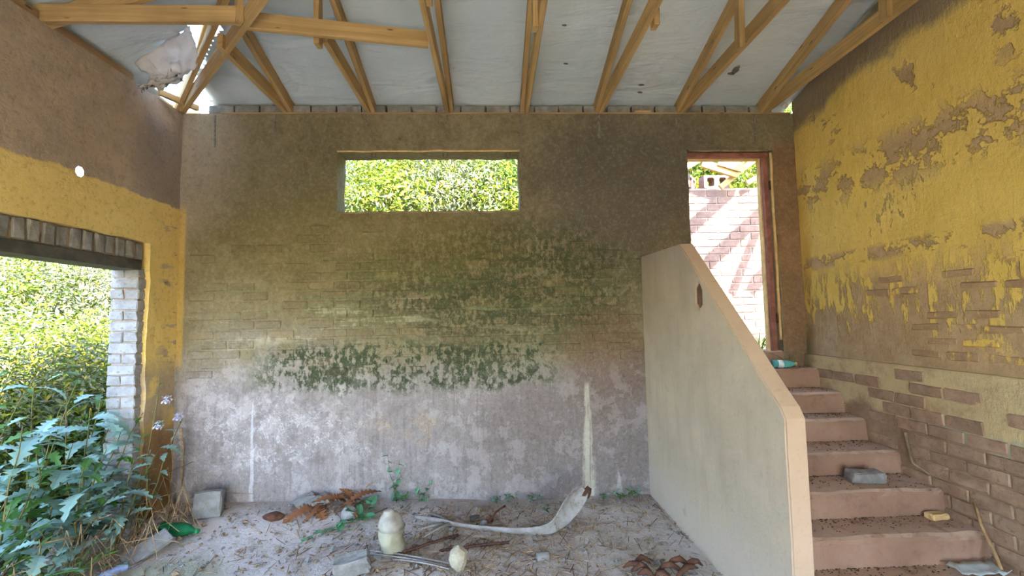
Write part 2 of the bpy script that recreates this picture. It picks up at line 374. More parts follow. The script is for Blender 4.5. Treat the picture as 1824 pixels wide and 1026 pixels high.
MB, ML, MR = mat_back(), mat_left(), mat_right()
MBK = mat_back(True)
MPAR, MSTEP, MFOIL, MFLOOR = mat_parapet(), mat_step(), mat_foil(), mat_floor()
MWOOD = mat_wood('roof_pine', (186, 156, 106), (160, 130, 84), (118, 94, 62))
MWOODG = mat_wood('weathered_timber', (176, 146, 108), (150, 120, 86), (112, 88, 62))
MBRICKR = mat_simple('bare_brown_brick', (178, 152, 130), (152, 126, 106), 9, 0.92, 0.1, 0.6, 0.25, (136, 112, 94))
MBRICKG = mat_simple('grey_washed_brick', (158, 160, 162), (138, 138, 138), 12, 0.9, 0.15, 0.5, 0.2, (124, 116, 108))
MBRICKD = mat_simple('dusty_grey_brick', (150, 148, 140), (122, 120, 112), 12, 0.9, 0.15, 0.5, 0.3)
MBRICKW = mat_simple('whitewashed_block', (132, 110, 102), (116, 95, 88), 8, 0.9, 0.15, 0.4, 0.1, (100, 80, 72))
MMORTAR = mat_simple('lime_mortar', (150, 132, 108), (122, 104, 84), 14, 0.95, 0.1, 0.6)
MMORTARL = mat_simple('pale_mortar', (160, 148, 138), (138, 124, 112), 14, 0.95, 0.1, 0.5)
MCONC = mat_simple('grey_concrete', (142, 142, 142), (120, 119, 117), 14, 0.9, 0.15, 0.5)
MSTEEL = mat_simple('dark_steel', (86, 84, 74), (62, 60, 54), 10, 0.7, 0.3, 0.2)
MFRAME = mat_simple('red_oxide_frame', (150, 98, 84), (118, 76, 64), 12, 0.7, 0.3, 0.2)
MCREAM = mat_simple('cream_filler', (214, 186, 136), (190, 160, 112), 14, 0.9, 0.1, 0.4)
MTERRA = mat_simple('grassy_earth', (62, 64, 44), (92, 86, 66), 3, 0.95, 0.1, 0.5)
MRUST = mat_simple('rusty_iron', (92, 62, 50), (62, 44, 40), 30, 0.8, 0.2, 0.3)
MZINC = mat_simple('galvanised_strap', (120, 116, 104), (84, 80, 70), 30, 0.6, 0.4, 0.1)
MSTEM = mat_simple('plant_stem', (96, 104, 54), (112, 92, 60), 20, 0.7, 0.2, 0.0)
MDRY = mat_simple('dry_straw', (176, 152, 116), (136, 110, 80), 20, 0.85, 0.15, 0.0, 0.3)
MBARK = mat_simple('dead_bark', (104, 70, 54), (68, 48, 40), 16, 0.85, 0.2, 0.4)
MPALM = mat_simple('weathered_palm_sheath', (150, 148, 148), (124, 119, 114), 10, 0.8, 0.2, 0.4, 0, (98, 86, 76))
LF_SUN = mat_leaf('sunny_leaf', [(0.0, (44, 72, 22)), (0.35, (88, 112, 30)), (0.7, (138, 146, 44)), (1.0, (184, 176, 76))], 0.45)
LF_OLIVE = mat_leaf('olive_leaf', [(0.0, (62, 74, 56)), (0.5, (104, 110, 88)), (1.0, (158, 156, 138))])
LF_GREEN = mat_leaf('fresh_leaf', [(0.0, (40, 78, 34)), (0.5, (66, 110, 46)), (1.0, (104, 142, 62))])
LF_BLUE = mat_leaf('bluish_thistle_leaf', [(0.0, (90, 122, 112)), (0.5, (126, 160, 150)), (1.0, (166, 196, 184))], 0.25)
LF_VINE = mat_leaf('creeper_leaf', [(0.0, (54, 106, 76)), (0.5, (80, 142, 104)), (1.0, (112, 172, 130))], 0.25)
LF_YEL = mat_leaf('yellow_bloom', [(0.0, (206, 160, 20)), (1.0, (236, 204, 40))], 0.3)
LF_BROWN = mat_leaf('withered_frond', [(0.0, (96, 56, 34)), (1.0, (142, 92, 58))], 0.15, 0.8)

# ------------------------------------------------------------------ object helpers
def tag(o, label=None, cat=None, group=None, kind=None):
    for k, v in (('label', label), ('category', cat), ('group', group), ('kind', kind)):
        if v: o[k] = v
    return o

def empty(name, loc):
    o = bpy.data.objects.new(name, None); col.objects.link(o); o.location = loc
    o.empty_display_size = 0.1
    return o

def wloc(o):
    l = Vector(o.location)
    if o.parent: l += wloc(o.parent)
    return l

def link(name, me, mat=None, parent=None, loc=(0, 0, 0), rot=None):
    """loc is given in world space; parents carry no rotation"""
    o = bpy.data.objects.new(name, me); col.objects.link(o)
    if mat is not None and not me.materials: me.materials.append(mat)
    if rot is not None: o.rotation_euler = rot
    if parent is not None:
        o.parent = parent; o.location = Vector(loc) - wloc(parent)
    else: o.location = loc
    return o

def mesh(name, verts, faces, smooth=False):
    me = bpy.data.meshes.new(name); me.from_pydata([tuple(v) for v in verts], [], faces); me.update()
    if smooth: me.polygons.foreach_set('use_smooth', [True] * len(me.polygons))
    return me

def bm_mesh(name, bm, smooth=False):
    bmesh.ops.recalc_face_normals(bm, faces=bm.faces)
    me = bpy.data.meshes.new(name); bm.to_mesh(me); bm.free()
    if smooth: me.polygons.foreach_set('use_smooth', [True] * len(me.polygons))
    return me

def box_mesh(name, sx, sy, sz, bev=0.004, jit=0.0, seed=0, cuts=0):
    bm = bmesh.new(); bmesh.ops.create_cube(bm, size=1.0)
    for v in bm.verts: v.co = Vector((v.co.x * sx, v.co.y * sy, v.co.z * sz))
    if bev: bmesh.ops.bevel(bm, geom=list(bm.edges), offset=bev, segments=1, affect='EDGES', profile=0.5)
    if cuts: bmesh.ops.subdivide_edges(bm, edges=[e for e in bm.edges if e.calc_length() > 0.3 * max(sx, sy, sz)], cuts=cuts, use_grid_fill=True)
    if jit:
        r = random.Random(seed)
        for v in bm.verts: v.co += Vector((r.uniform(-jit, jit), r.uniform(-jit, jit), r.uniform(-jit, jit)))
    return bm_mesh(name, bm)

def timber(name, p0, p1, w, h, parent=None, mat=None, up=Vector((0, 0, 1)), seed=0):
    """squared timber from p0 to p1, w sideways, h along up; p0/p1 lie on the centre line"""
    p0, p1 = Vector(p0), Vector(p1); L = (p1 - p0).length
    me = box_mesh(name, L, w, h, 0.003, 0.0015, seed, 3)
    x = (p1 - p0).normalized(); y = up.cross(x).normalized(); z = x.cross(y)
    rot = Matrix((x, y, z)).transposed().to_euler()
    return link(name, me, mat or MWOOD, parent, (p0 + p1) / 2, rot)

def tube_mesh(name, pts, rad, sides=6, closed=True):
    pts = [Vector(p) for p in pts]; V, Fc = [], []
    if not isinstance(rad, (list, tuple)): rad = [rad] * len(pts)
    for i, p in enumerate(pts):
        t = (pts[min(i + 1, len(pts) - 1)] - pts[max(i - 1, 0)]).normalized()
        a = t.cross(Vector((0, 0, 1)) if abs(t.z) < 0.9 else Vector((1, 0, 0))).normalized(); b = t.cross(a)
        for k in range(sides):
            g = 2 * math.pi * k / sides; V.append(p + (a * math.cos(g) + b * math.sin(g)) * rad[i])
    for i in range(len(pts) - 1):
        for k in range(sides):
            k2 = (k + 1) % sides
            Fc.append((i * sides + k, i * sides + k2, (i + 1) * sides + k2, (i + 1) * sides + k))
    if closed:
        Fc.append(tuple(range(sides))[::-1]); n = (len(pts) - 1) * sides; Fc.append(tuple(range(n, n + sides)))
    return mesh(name, V, Fc, True)

def lathe_mesh(name, prof, sides=20, crumple=0.0, seed=0):
    V, Fc = [], []; n = len(prof)
    for i, (r, z) in enumerate(prof):
        for k in range(sides):
            g = 2 * math.pi * k / sides
            q = Vector((r * math.cos(g), r * math.sin(g), z))
            if crumple: q *= 1; d = mnoise.noise(q * 14 + Vector((seed, 0, 0))) * crumple; q.x += d * math.cos(g); q.y += d * math.sin(g)
            V.append(q)
    for i in range(n - 1):
        for k in range(sides):
            k2 = (k + 1) % sides
            Fc.append((i * sides + k, i * sides + k2, (i + 1) * sides + k2, (i + 1) * sides + k))
    Fc.append(tuple(range(sides))[::-1]); Fc.append(tuple(range((n - 1) * sides, n * sides)))
    return mesh(name, V, Fc, True)

def spl(a, b, s, cuts):
    xs = sorted(set([a, b] + [c for c in cuts if a < c < b])); out = []
    for p, q in zip(xs[:-1], xs[1:]):
        n = max(1, round((q - p) / s)); out += [p + (q - p) * k / n for k in range(n)]
    return out + [xs[-1]]

def wall_slab(name, P, u0, u1, v0, v1, thick, holes, mat, s=0.08, rough=0.003, edge=0.007, octo=None):
    """a wall with real openings; P(u, v, d) puts it in the world, d runs from the room face outwards"""
    cu = [h[0] for h in holes] + [h[1] for h in holes]; cv = [h[2] for h in holes] + [h[3] for h in holes]
    if octo: cu += octo[:2]; cv += octo[2:]
    us, vs = spl(u0, u1, s, cu), spl(v0, v1, s, cv); nu, nv = len(us), len(vs)
    gone = set(); oc = None
    for i in range(nu - 1):
        for j in range(nv - 1):
            a, b = (us[i] + us[i + 1]) / 2, (vs[j] + vs[j + 1]) / 2
            if any(h[0] < a < h[1] and h[2] < b < h[3] for h in holes): gone.add((i, j))
            if octo and octo[0] < a < octo[1] and octo[2] < b < octo[3]: oc = (i, j)
    V, idx = [], {}
    for side in (0, 1):
        for i in range(nu):
            for j in range(nv):
                u, v = us[i], vs[j]
                near = [(i + a, j + b) in gone for a in (-1, 0) for b in (-1, 0)]
                d = thick * side
                if 0 < i < nu - 1 and 0 < j < nv - 1:
                    if any(near) and not all(near):
                        q = Vector((u * 6, v * 6, side * 9.0)); u += mnoise.noise(q) * edge; v += mnoise.noise(q + Vector((31, 7, 3))) * edge
                        q *= 4; u += mnoise.noise(q) * edge * .5; v += mnoise.noise(q + Vector((11, 7, 3))) * edge * .5
                if side == 0: d += mnoise.noise(Vector((u * 2.2, v * 2.2, len(name)))) * rough * 1.6 + mnoise.noise(Vector((u * 11, v * 11, 5))) * rough
                idx[side, i, j] = len(V); V.append(P(u, v, d))
    Fc = []
    for i in range(nu - 1):
        for j in range(nv - 1):
            if (i, j) in gone: continue
            if (i, j) == oc:
                cuv = [(us[i], vs[j]), (us[i + 1], vs[j]), (us[i + 1], vs[j + 1]), (us[i], vs[j + 1])]
                ci, cj = (us[i] + us[i + 1]) / 2, (vs[j] + vs[j + 1]) / 2
                ru, rv = (us[i + 1] - us[i]) * .42, (vs[j + 1] - vs[j]) * .42
                rings = []
                for side in (0, 1):
                    r_ = []
                    for k in range(8):
                        g = math.radians(-157.5 + 45 * k); r_.append(len(V)); V.append(P(ci + ru * math.cos(g) + 0.253 * side, cj + rv * math.sin(g) + 0.086 * side, thick * side))
                    rings.append(r_)
                for side in (0,):
                    c4 = [idx[side, i, j], idx[side, i + 1, j], idx[side, i + 1, j + 1], idx[side, i, j + 1]]; r_ = rings[side]
                    for k in range(4):
                        k2 = (k + 1) % 4
                        Fc.append((c4[k], r_[2 * k], r_[2 * k + 1])); Fc.append((c4[k], c4[k2], r_[(2 * k + 2) % 8], r_[2 * k + 1]))
                for k in range(8):
                    k2 = (k + 1) % 8; Fc.append((rings[0][k], rings[0][k2], rings[1][k2], rings[1][k]))
                continue
            for side in (0, 1):
                if side and octo and abs((us[i] + us[i + 1]) / 2 - octo[0] - 0.295) < 0.1 and abs((vs[j] + vs[j + 1]) / 2 - octo[2] - 0.133) < 0.1: continue   # broken outer skin at the hole
                q = (idx[side, i, j], idx[side, i + 1, j], idx[side, i + 1, j + 1], idx[side, i, j + 1])
                Fc.append(q if side == 0 else q[::-1])
            for (di, dj, a, b) in ((-1, 0, (0, 0), (0, 1)), (1, 0, (1, 0), (1, 1)), (0, -1, (0, 0), (1, 0)), (0, 1, (0, 1), (1, 1))):
                ni, nj = i + di, j + dj
                if ni < 0 or nj < 0 or ni >= nu - 1 or nj >= nv - 1 or (ni, nj) in gone:
                    Fc.append((idx[0, i + a[0], j + a[1]], idx[0, i + b[0], j + b[1]], idx[1, i + b[0], j + b[1]], idx[1, i + a[0], j + a[1]]))
    bm = bmesh.new(); me = mesh(name, V, Fc); bm.from_mesh(me); bpy.data.meshes.remove(me)
    o = link(name, bm_mesh(name, bm), mat); o['kind'] = 'structure'
    return o

def stone_mesh0(name, sx, sy, sz, seed, amp=0.6):
    bm = bmesh.new(); bmesh.ops.create_icosphere(bm, subdivisions=2, radius=0.5)
    for v in bm.verts:
        d = 1 + amp * mnoise.noise(v.co * 5 + Vector((seed * 3.1, 0, 0))); v.co = Vector((v.co.x * sx * d, v.co.y * sy * d, v.co.z * sz * d))
    return bm_mesh(name, bm)

# brick meshes shared by alike pieces
def brick_set(name, l, d, h, mat, n=4, jit=0.004, bev=0.006):
    out = []
    for k in range(n):
        me = box_mesh(name, l, d, h, bev, jit, k + int(l * 1000)); me.materials.append(mat); out.append(me)
    return out

# ================================================================== STRUCTURE
def fz(x, y):
    """height of the dirt floor"""
    z = 0.045 + 0.022 * mnoise.noise(Vector((x * 1.1, y * 1.1, 2))) + 0.010 * mnoise.noise(Vector((x * 4, y * 4, 7)))
    z += 0.05 * max(0, 1 - abs(y - YB) / 0.7) * max(0, min(1, (0.2 - x) / 1.5))
    z += 0.05 * max(0, 1 - abs(x - XL) / 0.6) * (0.6 + 0.4 * mnoise.noise(Vector((y * 3, 1, 1))))
    return z

def terrain_z(x, y):
    if XL - 0.1 < x < XR + 0.15 and YF - 0.2 < y < YB + 0.15: return -0.35
    z = 0.0
    if y > YB + 0.1: z = max(z, 1.15 + max(0, y - 5.7) * 0.80)
    if x < -3.1:
        zl = max(0, -x - 5.5) * 0.16
        k = min(1, max(0, (-x - 3.15) / 0.5))
        z = max(zl, z * (1 - k) + k * min(z, zl + 0.2)) if y < 6.5 else z * 0.45 + zl * 0.5
    z += 0.10 * mnoise.noise(Vector((x * 0.5, y * 0.5, 3)))
    return z

# terrain
xs = sorted(set([round(-18 + 0.6 * k, 3) for k in range(54)] + [XL - 0.12, XL - 0.08, XR + 0.1, XR + 0.2]))
ys = sorted(set([round(-14 + 0.6 * k, 3) for k in range(54)] + [YF - 0.25, YF - 0.15, YB + 0.12, YB + 0.2]))
V = [(x, y, terrain_z(x, y)) for x in xs for y in ys]
ny = len(ys)
Fc = [(i * ny + j, (i + 1) * ny + j, (i + 1) * ny + j + 1, i * ny + j + 1) for i in range(len(xs) - 1) for j in range(ny - 1)]
tag(link('ground_outside', mesh('ground_outside', V, Fc, True), MTERRA), kind='structure', label='grassy ground and overgrown bank around the building')

# floor
xs = [-3.35 + 0.045 * k for k in range(int(6.35 / 0.045) + 1)]; ys = [YF - 0.3 + 0.06 * k for k in range(int((YB - YF + 0.36) / 0.06) + 1)]
V = [(x, y, fz(x, y)) for x in xs for y in ys]; ny = len(ys)
Fc = [(i * ny + j, (i + 1) * ny + j, (i + 1) * ny + j + 1, i * ny + j + 1) for i in range(len(xs) - 1) for j in range(ny - 1)]
floor = tag(link('floor', mesh('floor', V, Fc, True), MFLOOR), kind='structure', label='dusty dirt floor strewn with rubble and straw')

# back wall with window and doorway
WIN = (-1.43, 0.262, 2.675, 3.248)
DOOR = (1.885, 2.725, 1.30, 3.248)
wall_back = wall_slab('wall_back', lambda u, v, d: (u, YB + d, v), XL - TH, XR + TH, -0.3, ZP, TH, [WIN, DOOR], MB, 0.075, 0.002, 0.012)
wall_back['label'] = 'stained plaster back wall with green moss belt'
# left wall with the wide opening and the small round hole
OPEN = (-2.0, 3.765, -0.31, 2.352)
wall_left = wall_slab('wall_left', lambda u, v, d: (XL - d, u, v), YF, YB - 0.002, -0.3, ZP, TH, [OPEN], ML, 0.08, 0.004, 0.02, [3.075, 3.16, 2.69, 2.785])
wall_left['label'] = 'left wall, bare plaster above a yellow painted band'
wall_right = wall_slab('wall_right', lambda u, v, d: (XR + d, u, v), YF, YB - 0.002, -0.3, ZP + 1.32, TH, [], MR, 0.08, 0.002, 0.0)
wall_right['label'] = 'right wall with peeling yellow paint'
plinth = wall_slab('wall_right_plinth', lambda u, v, d: (XR - 0.032 + d, u, v), YF, YB - 0.003, -0.3, 1.283, 0.032, [], MR, 0.06, 0.0025, 0.0)
plinth['label'] = 'thicker lower part of the yellow wall with ledge on top'

wall_front = wall_slab('wall_front', lambda u, v, d: (u, YF - d, v), XL - TH, XR + TH, -0.3, ZP, TH, [(-2.3, 2.4, -0.31, 2.75)], ML, 0.12, 0.004, 0.01)
wall_front['label'] = 'front wall behind the viewpoint with a wide entrance'

# --- faint bricks showing through the back wall
rb = random.Random(3)
bset = brick_set('brick', 0.224, 0.03, 0.074, MBK, 6, 0.0035, 0.008)
cnt = 0
for r_ in range(17):
    z = 1.22 + r_ * 0.0865
    x = -2.62 + (0.118 if r_ % 2 else 0)
    while x < 1.33:
        prob = 0.85 if 1.35 < z < 2.3 else 0.35
        if x < -1.9 and z > 1.7: prob *= 0.35
        if rb.random() < prob and cnt < 290:
            me = rb.choice(bset)
            link('brick', me, None, wall_back, (x, YB + 0.0090 - rb.uniform(0.0, 0.006), z), (rb.uniform(-.02, .02), rb.uniform(-.012, .012), rb.uniform(-.008, .008))); cnt += 1
        x += 0.236
# course of bricks filling the gap between the roof timbers on top of the back wall
fset = brick_set('filler_brick', 0.222, 0.10, 0.083, MBRICKD, 3, 0.004, 0.006)
x = -2.50
while x < XR - 0.1:
    link('filler_brick', rb.choice(fset), None, wall_back, (x, YB + 0.066, ZP + 0.046), (0, 0, rb.uniform(-.03, .03))); x += 0.234

# --- bricks of the right wall
rset = brick_set('brick', 0.05, 0.224, 0.076, MBRICKR, 6, 0.004, 0.006)
for r_ in range(14):                        # bare brickwork of the plinth
    z = 0.09 + r_ * 0.0865
    y = 1.75 + (0.118 if r_ % 2 else 0)
    while y < 4.0:
        lim = 0.93 + 0.10 * math.sin(y * 5) - max(0, y - 3.1) * 0.25
        if (z < lim and (y < 3.15 or rb.random() < 0.3)) or (z >= lim and rb.random() < (0.46 if y < 3.4 else 0.14)):
            link('brick', rb.choice(rset), None, plinth, (XR - 0.032 + 0.018 - rb.uniform(0, .006) + (0.0 if z < lim else 0.003), y, z),
                 (rb.uniform(-.02, .02), rb.uniform(-.01, .01), rb.uniform(-.012, .012)))
        y += 0.236
yset = brick_set('brick', 0.05, 0.212, 0.066, mat_shed(), 8, 0.006, 0.014)
for r_ in range(8):                         # brick faces that have shed their yellow paint
    z = 1.38 + r_ * 0.0865
    y = 1.75 + (0.118 if r_ % 2 else 0)
    while y < 3.95:
        if rb.random() < (0.50 if y < 3.2 else 0.22) * (1.0 if r_ < 6 else 0.6):
            link('brick', rb.choice(yset), None, wall_right, (XR + 0.0200 - rb.uniform(0, .003), y + rb.uniform(-.015, .015), z + rb.uniform(-.006, .006)), (rb.uniform(-.04, .04), rb.uniform(-.01, .01), rb.uniform(-.006, .006)))
        y += 0.236

# --- left opening: brick jamb, soldier course, steel lintel
jl = brick_set('jamb_brick', 0.214, 0.115, 0.075, MBRICKG, 4, 0.005, 0.006)
jh = brick_set('jamb_brick', 0.102, 0.115, 0.075, MBRICKG, 4, 0.005, 0.006)
for r_ in range(25):
    z = 0.02 + r_ * 0.0865
    if r_ % 2:
        link('jamb_brick', rb.choice(jl), None, wall_left, (-2.972 + rb.uniform(-.006, .006), 3.752 + rb.uniform(-.008, .008), z), (0, 0, rb.uniform(-.03, .03)))
    else:
        for xx in (-3.028, -2.916):
            link('jamb_brick', rb.choice(jh), None, wall_left, (xx + rb.uniform(-.004, .004), 3.752 + rb.uniform(-.008, .008), z), (0, 0, rb.uniform(-.04, .04)))
link('jamb_mortar', box_mesh('jamb_mortar', 0.19, 0.10, 2.36, 0.004, 0.002, 5, 6), MMORTARL, wall_left, (-2.968, 3.757, 0.93))
ss = brick_set('soldier_brick', 0.19, 0.078, 0.138, MBRICKD, 6, 0.006, 0.010)
k = 0
y = 3.70
while y > -1.95:
    link('soldier_brick', rb.choice(ss), None, wall_left, (-2.955 + rb.uniform(-.006, .006), y, 2.275 + rb.uniform(-.006, .006)), (rb.uniform(-.06, .06), 0, rb.uniform(-.05, .05)))
    y -= 0.0915 + rb.uniform(-.004, .006)
link('lintel_mortar', box_mesh('lintel_mortar', 0.18, 5.7, 0.16, 0.006, 0.003, 9, 9), MMORTAR, wall_left, (-2.965, 0.9, 2.28))
link('lintel', box_mesh('lintel', 0.20, 5.75, 0.082, 0.004, 0.002, 9, 5), MSTEEL, wall_left, (-2.955, 0.84, 2.158), (0, 0, 0))

# --- doorway frame
door = tag(empty('door_1', (2.3, YB + 0.1, 1.3)), kind='structure', label='red oxide door frame without a door')
link('frame_post', box_mesh('frame_post', 0.045, 0.10, 1.93, 0.004, 0.002, 1, 6), MFRAME, door, (2.655, YB + 0.055, 2.265))
link('frame_stop', box_mesh('frame_stop', 0.018, 0.05, 1.91, 0.003, 0.001, 2, 6), MCREAM, door, (2.627, YB + 0.075, 2.255))
link('frame_head', box_mesh('frame_head', 0.80, 0.10, 0.042, 0.004, 0.002, 3, 6), MFRAME, door, (2.29, YB + 0.055, 3.205))
link('frame_stop', box_mesh('frame_stop', 0.76, 0.05, 0.018, 0.003, 0.001, 2, 6), MCREAM, door, (2.26, YB + 0.075, 3.178))
link('frame_post', box_mesh('frame_post', 0.012, 0.08, 1.5, 0.003, 0.002, 4, 6), MFRAME, door, (1.893, YB + 0.13, 2.45))
me = tube_mesh('plaster_edge', [(2.703 + 0.010 * mnoise.noise(Vector((0, 0, z * 4))), YB - 0.004, z) for z in [1.42 + 0.06 * k for k in range(31)]], [0.013 + 0.006 * abs(mnoise.noise(Vector((3, 0, z * .7)))) for z in range(31)], 6)
link('plaster_edge', me, MCREAM, door)
me = tube_mesh('plaster_edge', [(1.90 + 0.06 * k, YB - 0.003, 3.243 + 0.008 * mnoise.noise(Vector((k * .5, 1, 0)))) for k in range(14)], 0.012, 6)
link('plaster_edge', me, MMORTAR, door)
for z in (2.9, 1.62):
    link('hinge', box_mesh('hinge', 0.03, 0.012, 0.09, 0.002), MRUST, door, (2.685, YB - 0.004, z))
link('threshold', box_mesh('threshold', 0.84, 0.26, 0.12, 0.012, 0.006, 2, 6), MSTEP, door, (2.305, YB + 0.12, 1.255))

# --- window surround
win = tag(empty('window_1', (-0.58, YB, 2.675)), kind='structure', label='long unglazed window slot high in the back wall')
link('head_edge', tube_mesh('head_edge', [(-1.43 + 0.068 * k, YB + 0.002, 3.250 + 0.008 * mnoise.noise(Vector((k * .4, 4, 0)))) for k in range(26)], 0.009, 5), MCREAM, win)
link('sill_edge', tube_mesh('sill_edge', [(-1.44 + 0.068 * k, YB + 0.004, 2.668 + 0.01 * mnoise.noise(Vector((k * .5, 8, 0)))) for k in range(26)], 0.010, 5), MMORTAR, win)
for px in (665, 793, 905):
    p = oy(px, 272, YB + 0.02)
    link('wire_hook', tube_mesh('wire_hook', [p + Vector(q) for q in ((-.02, .03, .01), (-.022, .03, -.03), (.0, .02, -.04), (.018, .02, -.03), (.02, .02, .012))], 0.0025, 5), MRUST, win)

# --- stair parapet
PX0, PX1 = 1.398, 1.505
prof = [(YB + 0.05, -0.2), (YB + 0.05, 2.225), (3.24, 2.205), (2.16, 1.215), (2.127, 1.165), (2.125, -0.2)]
hole = [(3.205, 1.85), (3.165, 1.79), (3.17, 1.70), (3.22, 1.665), (3.262, 1.71), (3.258, 1.81)]
ph = ox(1245, 527, PX0); hc = (3.212, 1.757)
hole = [(a - hc[0] + ph.y, b - hc[1] + ph.z) for a, b in hole]
bm = bmesh.new()
def ring(pts, n):
    vs_ = []
    for i in range(len(pts)):
        a, b = pts[i], pts[(i + 1) % len(pts)]
        for k in range(n): vs_.append(bm.verts.new((PX0, a[0] + (b[0] - a[0]) * k / n, a[1] + (b[1] - a[1]) * k / n)))
    return [bm.edges.new((vs_[i], vs_[(i + 1) % len(vs_)])) for i in range(len(vs_))]
ed = ring(prof, 10) + ring(hole, 1)
fill = bmesh.ops.triangle_fill(bm, use_beauty=True, edges=ed)
faces = [g for g in fill['geom'] if isinstance(g, bmesh.types.BMFace)]
ex = bmesh.ops.extrude_face_region(bm, geom=faces)
for g in ex['geom']:
    if isinstance(g, bmesh.types.BMVert): g.co.x = PX1
for v in bm.verts:
    q = v.co * 3; v.co += Vector((0, mnoise.noise(q) * 0.006, mnoise.noise(q + Vector((5, 5, 5))) * 0.006))
bmesh.ops.recalc_face_normals(bm, faces=bm.faces)
sharp = [e for e in bm.edges if len(e.link_faces) == 2 and e.calc_face_angle(0) > 1.2]
bmesh.ops.bevel(bm, geom=sharp, offset=0.008, segments=2, affect='EDGES')
par = tag(link('stair_parapet', bm_mesh('stair_parapet', bm), MPAR), 'smooth pale plastered parapet wall along the open side of the stairs', 'parapet wall')

link('socket_back', box_mesh('socket_back', 0.085, 0.13, 0.20, 0.004), mat_simple('brown_socket', (118, 92, 76), (98, 76, 62), 12, .9, .1, .2), par, (PX0 + 0.011 + 0.0425, ph.y + 0.002, ph.z - 0.008))
# --- stairs
stairs = tag(empty('staircase', (2.2, 2.4, 0)), 'worn reddish concrete stairs climbing to the doorway along the yellow wall', 'staircase')
NOS = [(2.36, 0.18), (2.609, 0.347), (2.858, 0.508), (3.154, 0.664), (3.437, 0.832), (3.657, 1.0), (3.916, 1.171)]
for i, (y0, zt) in enumerate(NOS):
    zb = -0.1 if i == 0 else NOS[i - 1][1] - 0.06
    yb = YB - 0.004 if i >= len(NOS) - 2 else NOS[i + 2][0]
    pr_ = [(y0 - 0.004, zb), (y0 - 0.006, zb + 0.07), (y0, zt - 0.035), (y0 + 0.010, zt - 0.010), (y0 + 0.034, zt), (y0 + 0.12, zt - 0.002), (yb, zt), (yb, zb)]
    V, Fc, nx_ = [], [], 30
    for k in range(nx_ + 1):
        x = PX1 + 0.001 + (XR - 0.035 - PX1) * k / nx_
        for a, (y, z) in enumerate(pr_):
            dy = dz = 0
            if 0 < a < 6:
                q = Vector((x * 3.3, y * 3, i * 7.0 + a * 0.3)); w = mnoise.noise(q) + 0.6 * mnoise.noise(q * 3.3)
                dy = w * (0.012 if a in (2, 3, 4) else 0.006); dz = -abs(mnoise.noise(q * 1.7 + Vector((9, 0, 0)))) * (0.018 if a in (3, 4) else 0.008)
            V.append((x, y + dy, z + dz))
    m_ = len(pr_)
    for k in range(nx_):
        for a in range(m_): b = (a + 1) % m_; Fc.append((k * m_ + a, k * m_ + b, (k + 1) * m_ + b, (k + 1) * m_ + a))
    Fc.append(tuple(range(m_))); Fc.append(tuple(range(nx_ * m_, nx_ * m_ + m_))[::-1])
    bm = bmesh.new(); me = mesh('step', V, Fc); bm.from_mesh(me); bpy.data.meshes.remove(me)
    link('step', bm_mesh('step', bm), MSTEP, stairs)

# ================================================================== ROOF
ZS = 3.748
def roof_z(x, y): return ZS + SLOPE * min(YB - y, x - XL, y - YF)
HOLE = [(-2.93, 4.02), (-2.86, 3.74), (-2.62, 3.56), (-2.47, 3.40), (-2.22, 3.28), (-2.02, 3.24), (-2.06, 3.38), (-2.22, 3.50), (-2.42, 3.70), (-2.58, 3.90),
        (-2.56, 4.04), (-2.60, 4.12), (-2.58, 4.22), (-2.72, 4.26), (-2.9, 4.2)]
def inside(p, poly):
    x, y = p; r = False
    for (x0, y0), (x1, y1) in zip(poly, poly[1:] + poly[:1]):
        if (y0 > y) != (y1 > y) and x < (x1 - x0) * (y - y0) / (y1 - y0) + x0: r = not r
    return r
g = 0.04
xs = [XL - 0.26 + g * k for k in range(int((XR - XL + 0.30) / g) + 1)] + [XR - 0.003]
xs = [x for x in xs if x < XR - 0.01] + [XR - 0.003]
ys = [YF - 0.25 + g * k for k in range(int((YB - YF + 0.5) / g) + 1)]
V, ny = [], len(ys)
for x in xs:
    for y in ys:
        sag = -0.018 * abs(math.sin((x + 1.14) / 0.75 * math.pi)) + 0.008 * mnoise.noise(Vector((x * 2, y * 2, 0))) + 0.004 * mnoise.noise(Vector((x * 9, y * 9, 0)))
        d = math.hypot(x + 2.3, y - 3.7)
        sag += max(0, 1 - d / 1.0) * 0.04 * mnoise.noise(Vector((x * 6, y * 6, 4)))
        V.append((x, y, roof_z(x, y) + sag))
Fc = []
for i in range(len(xs) - 1):
    for j in range(ny - 1):
        cxy = ((xs[i] + xs[i + 1]) / 2 + 0.03 * mnoise.noise(Vector((xs[i] * 8, ys[j] * 8, 0))), (ys[j] + ys[j + 1]) / 2)
        if not inside(cxy, HOLE): Fc.append((i * ny + j, i * ny + j + 1, (i + 1) * ny + j + 1, (i + 1) * ny + j))
ceil = tag(link('ceiling', mesh('ceiling', V, Fc, True), MFOIL), kind='structure', label='grey roof underlay sheeting stretched over the trusses')
sm = ceil.modifiers.new('thickness', 'SOLIDIFY'); sm.thickness = 0.004; sm.offset = 1

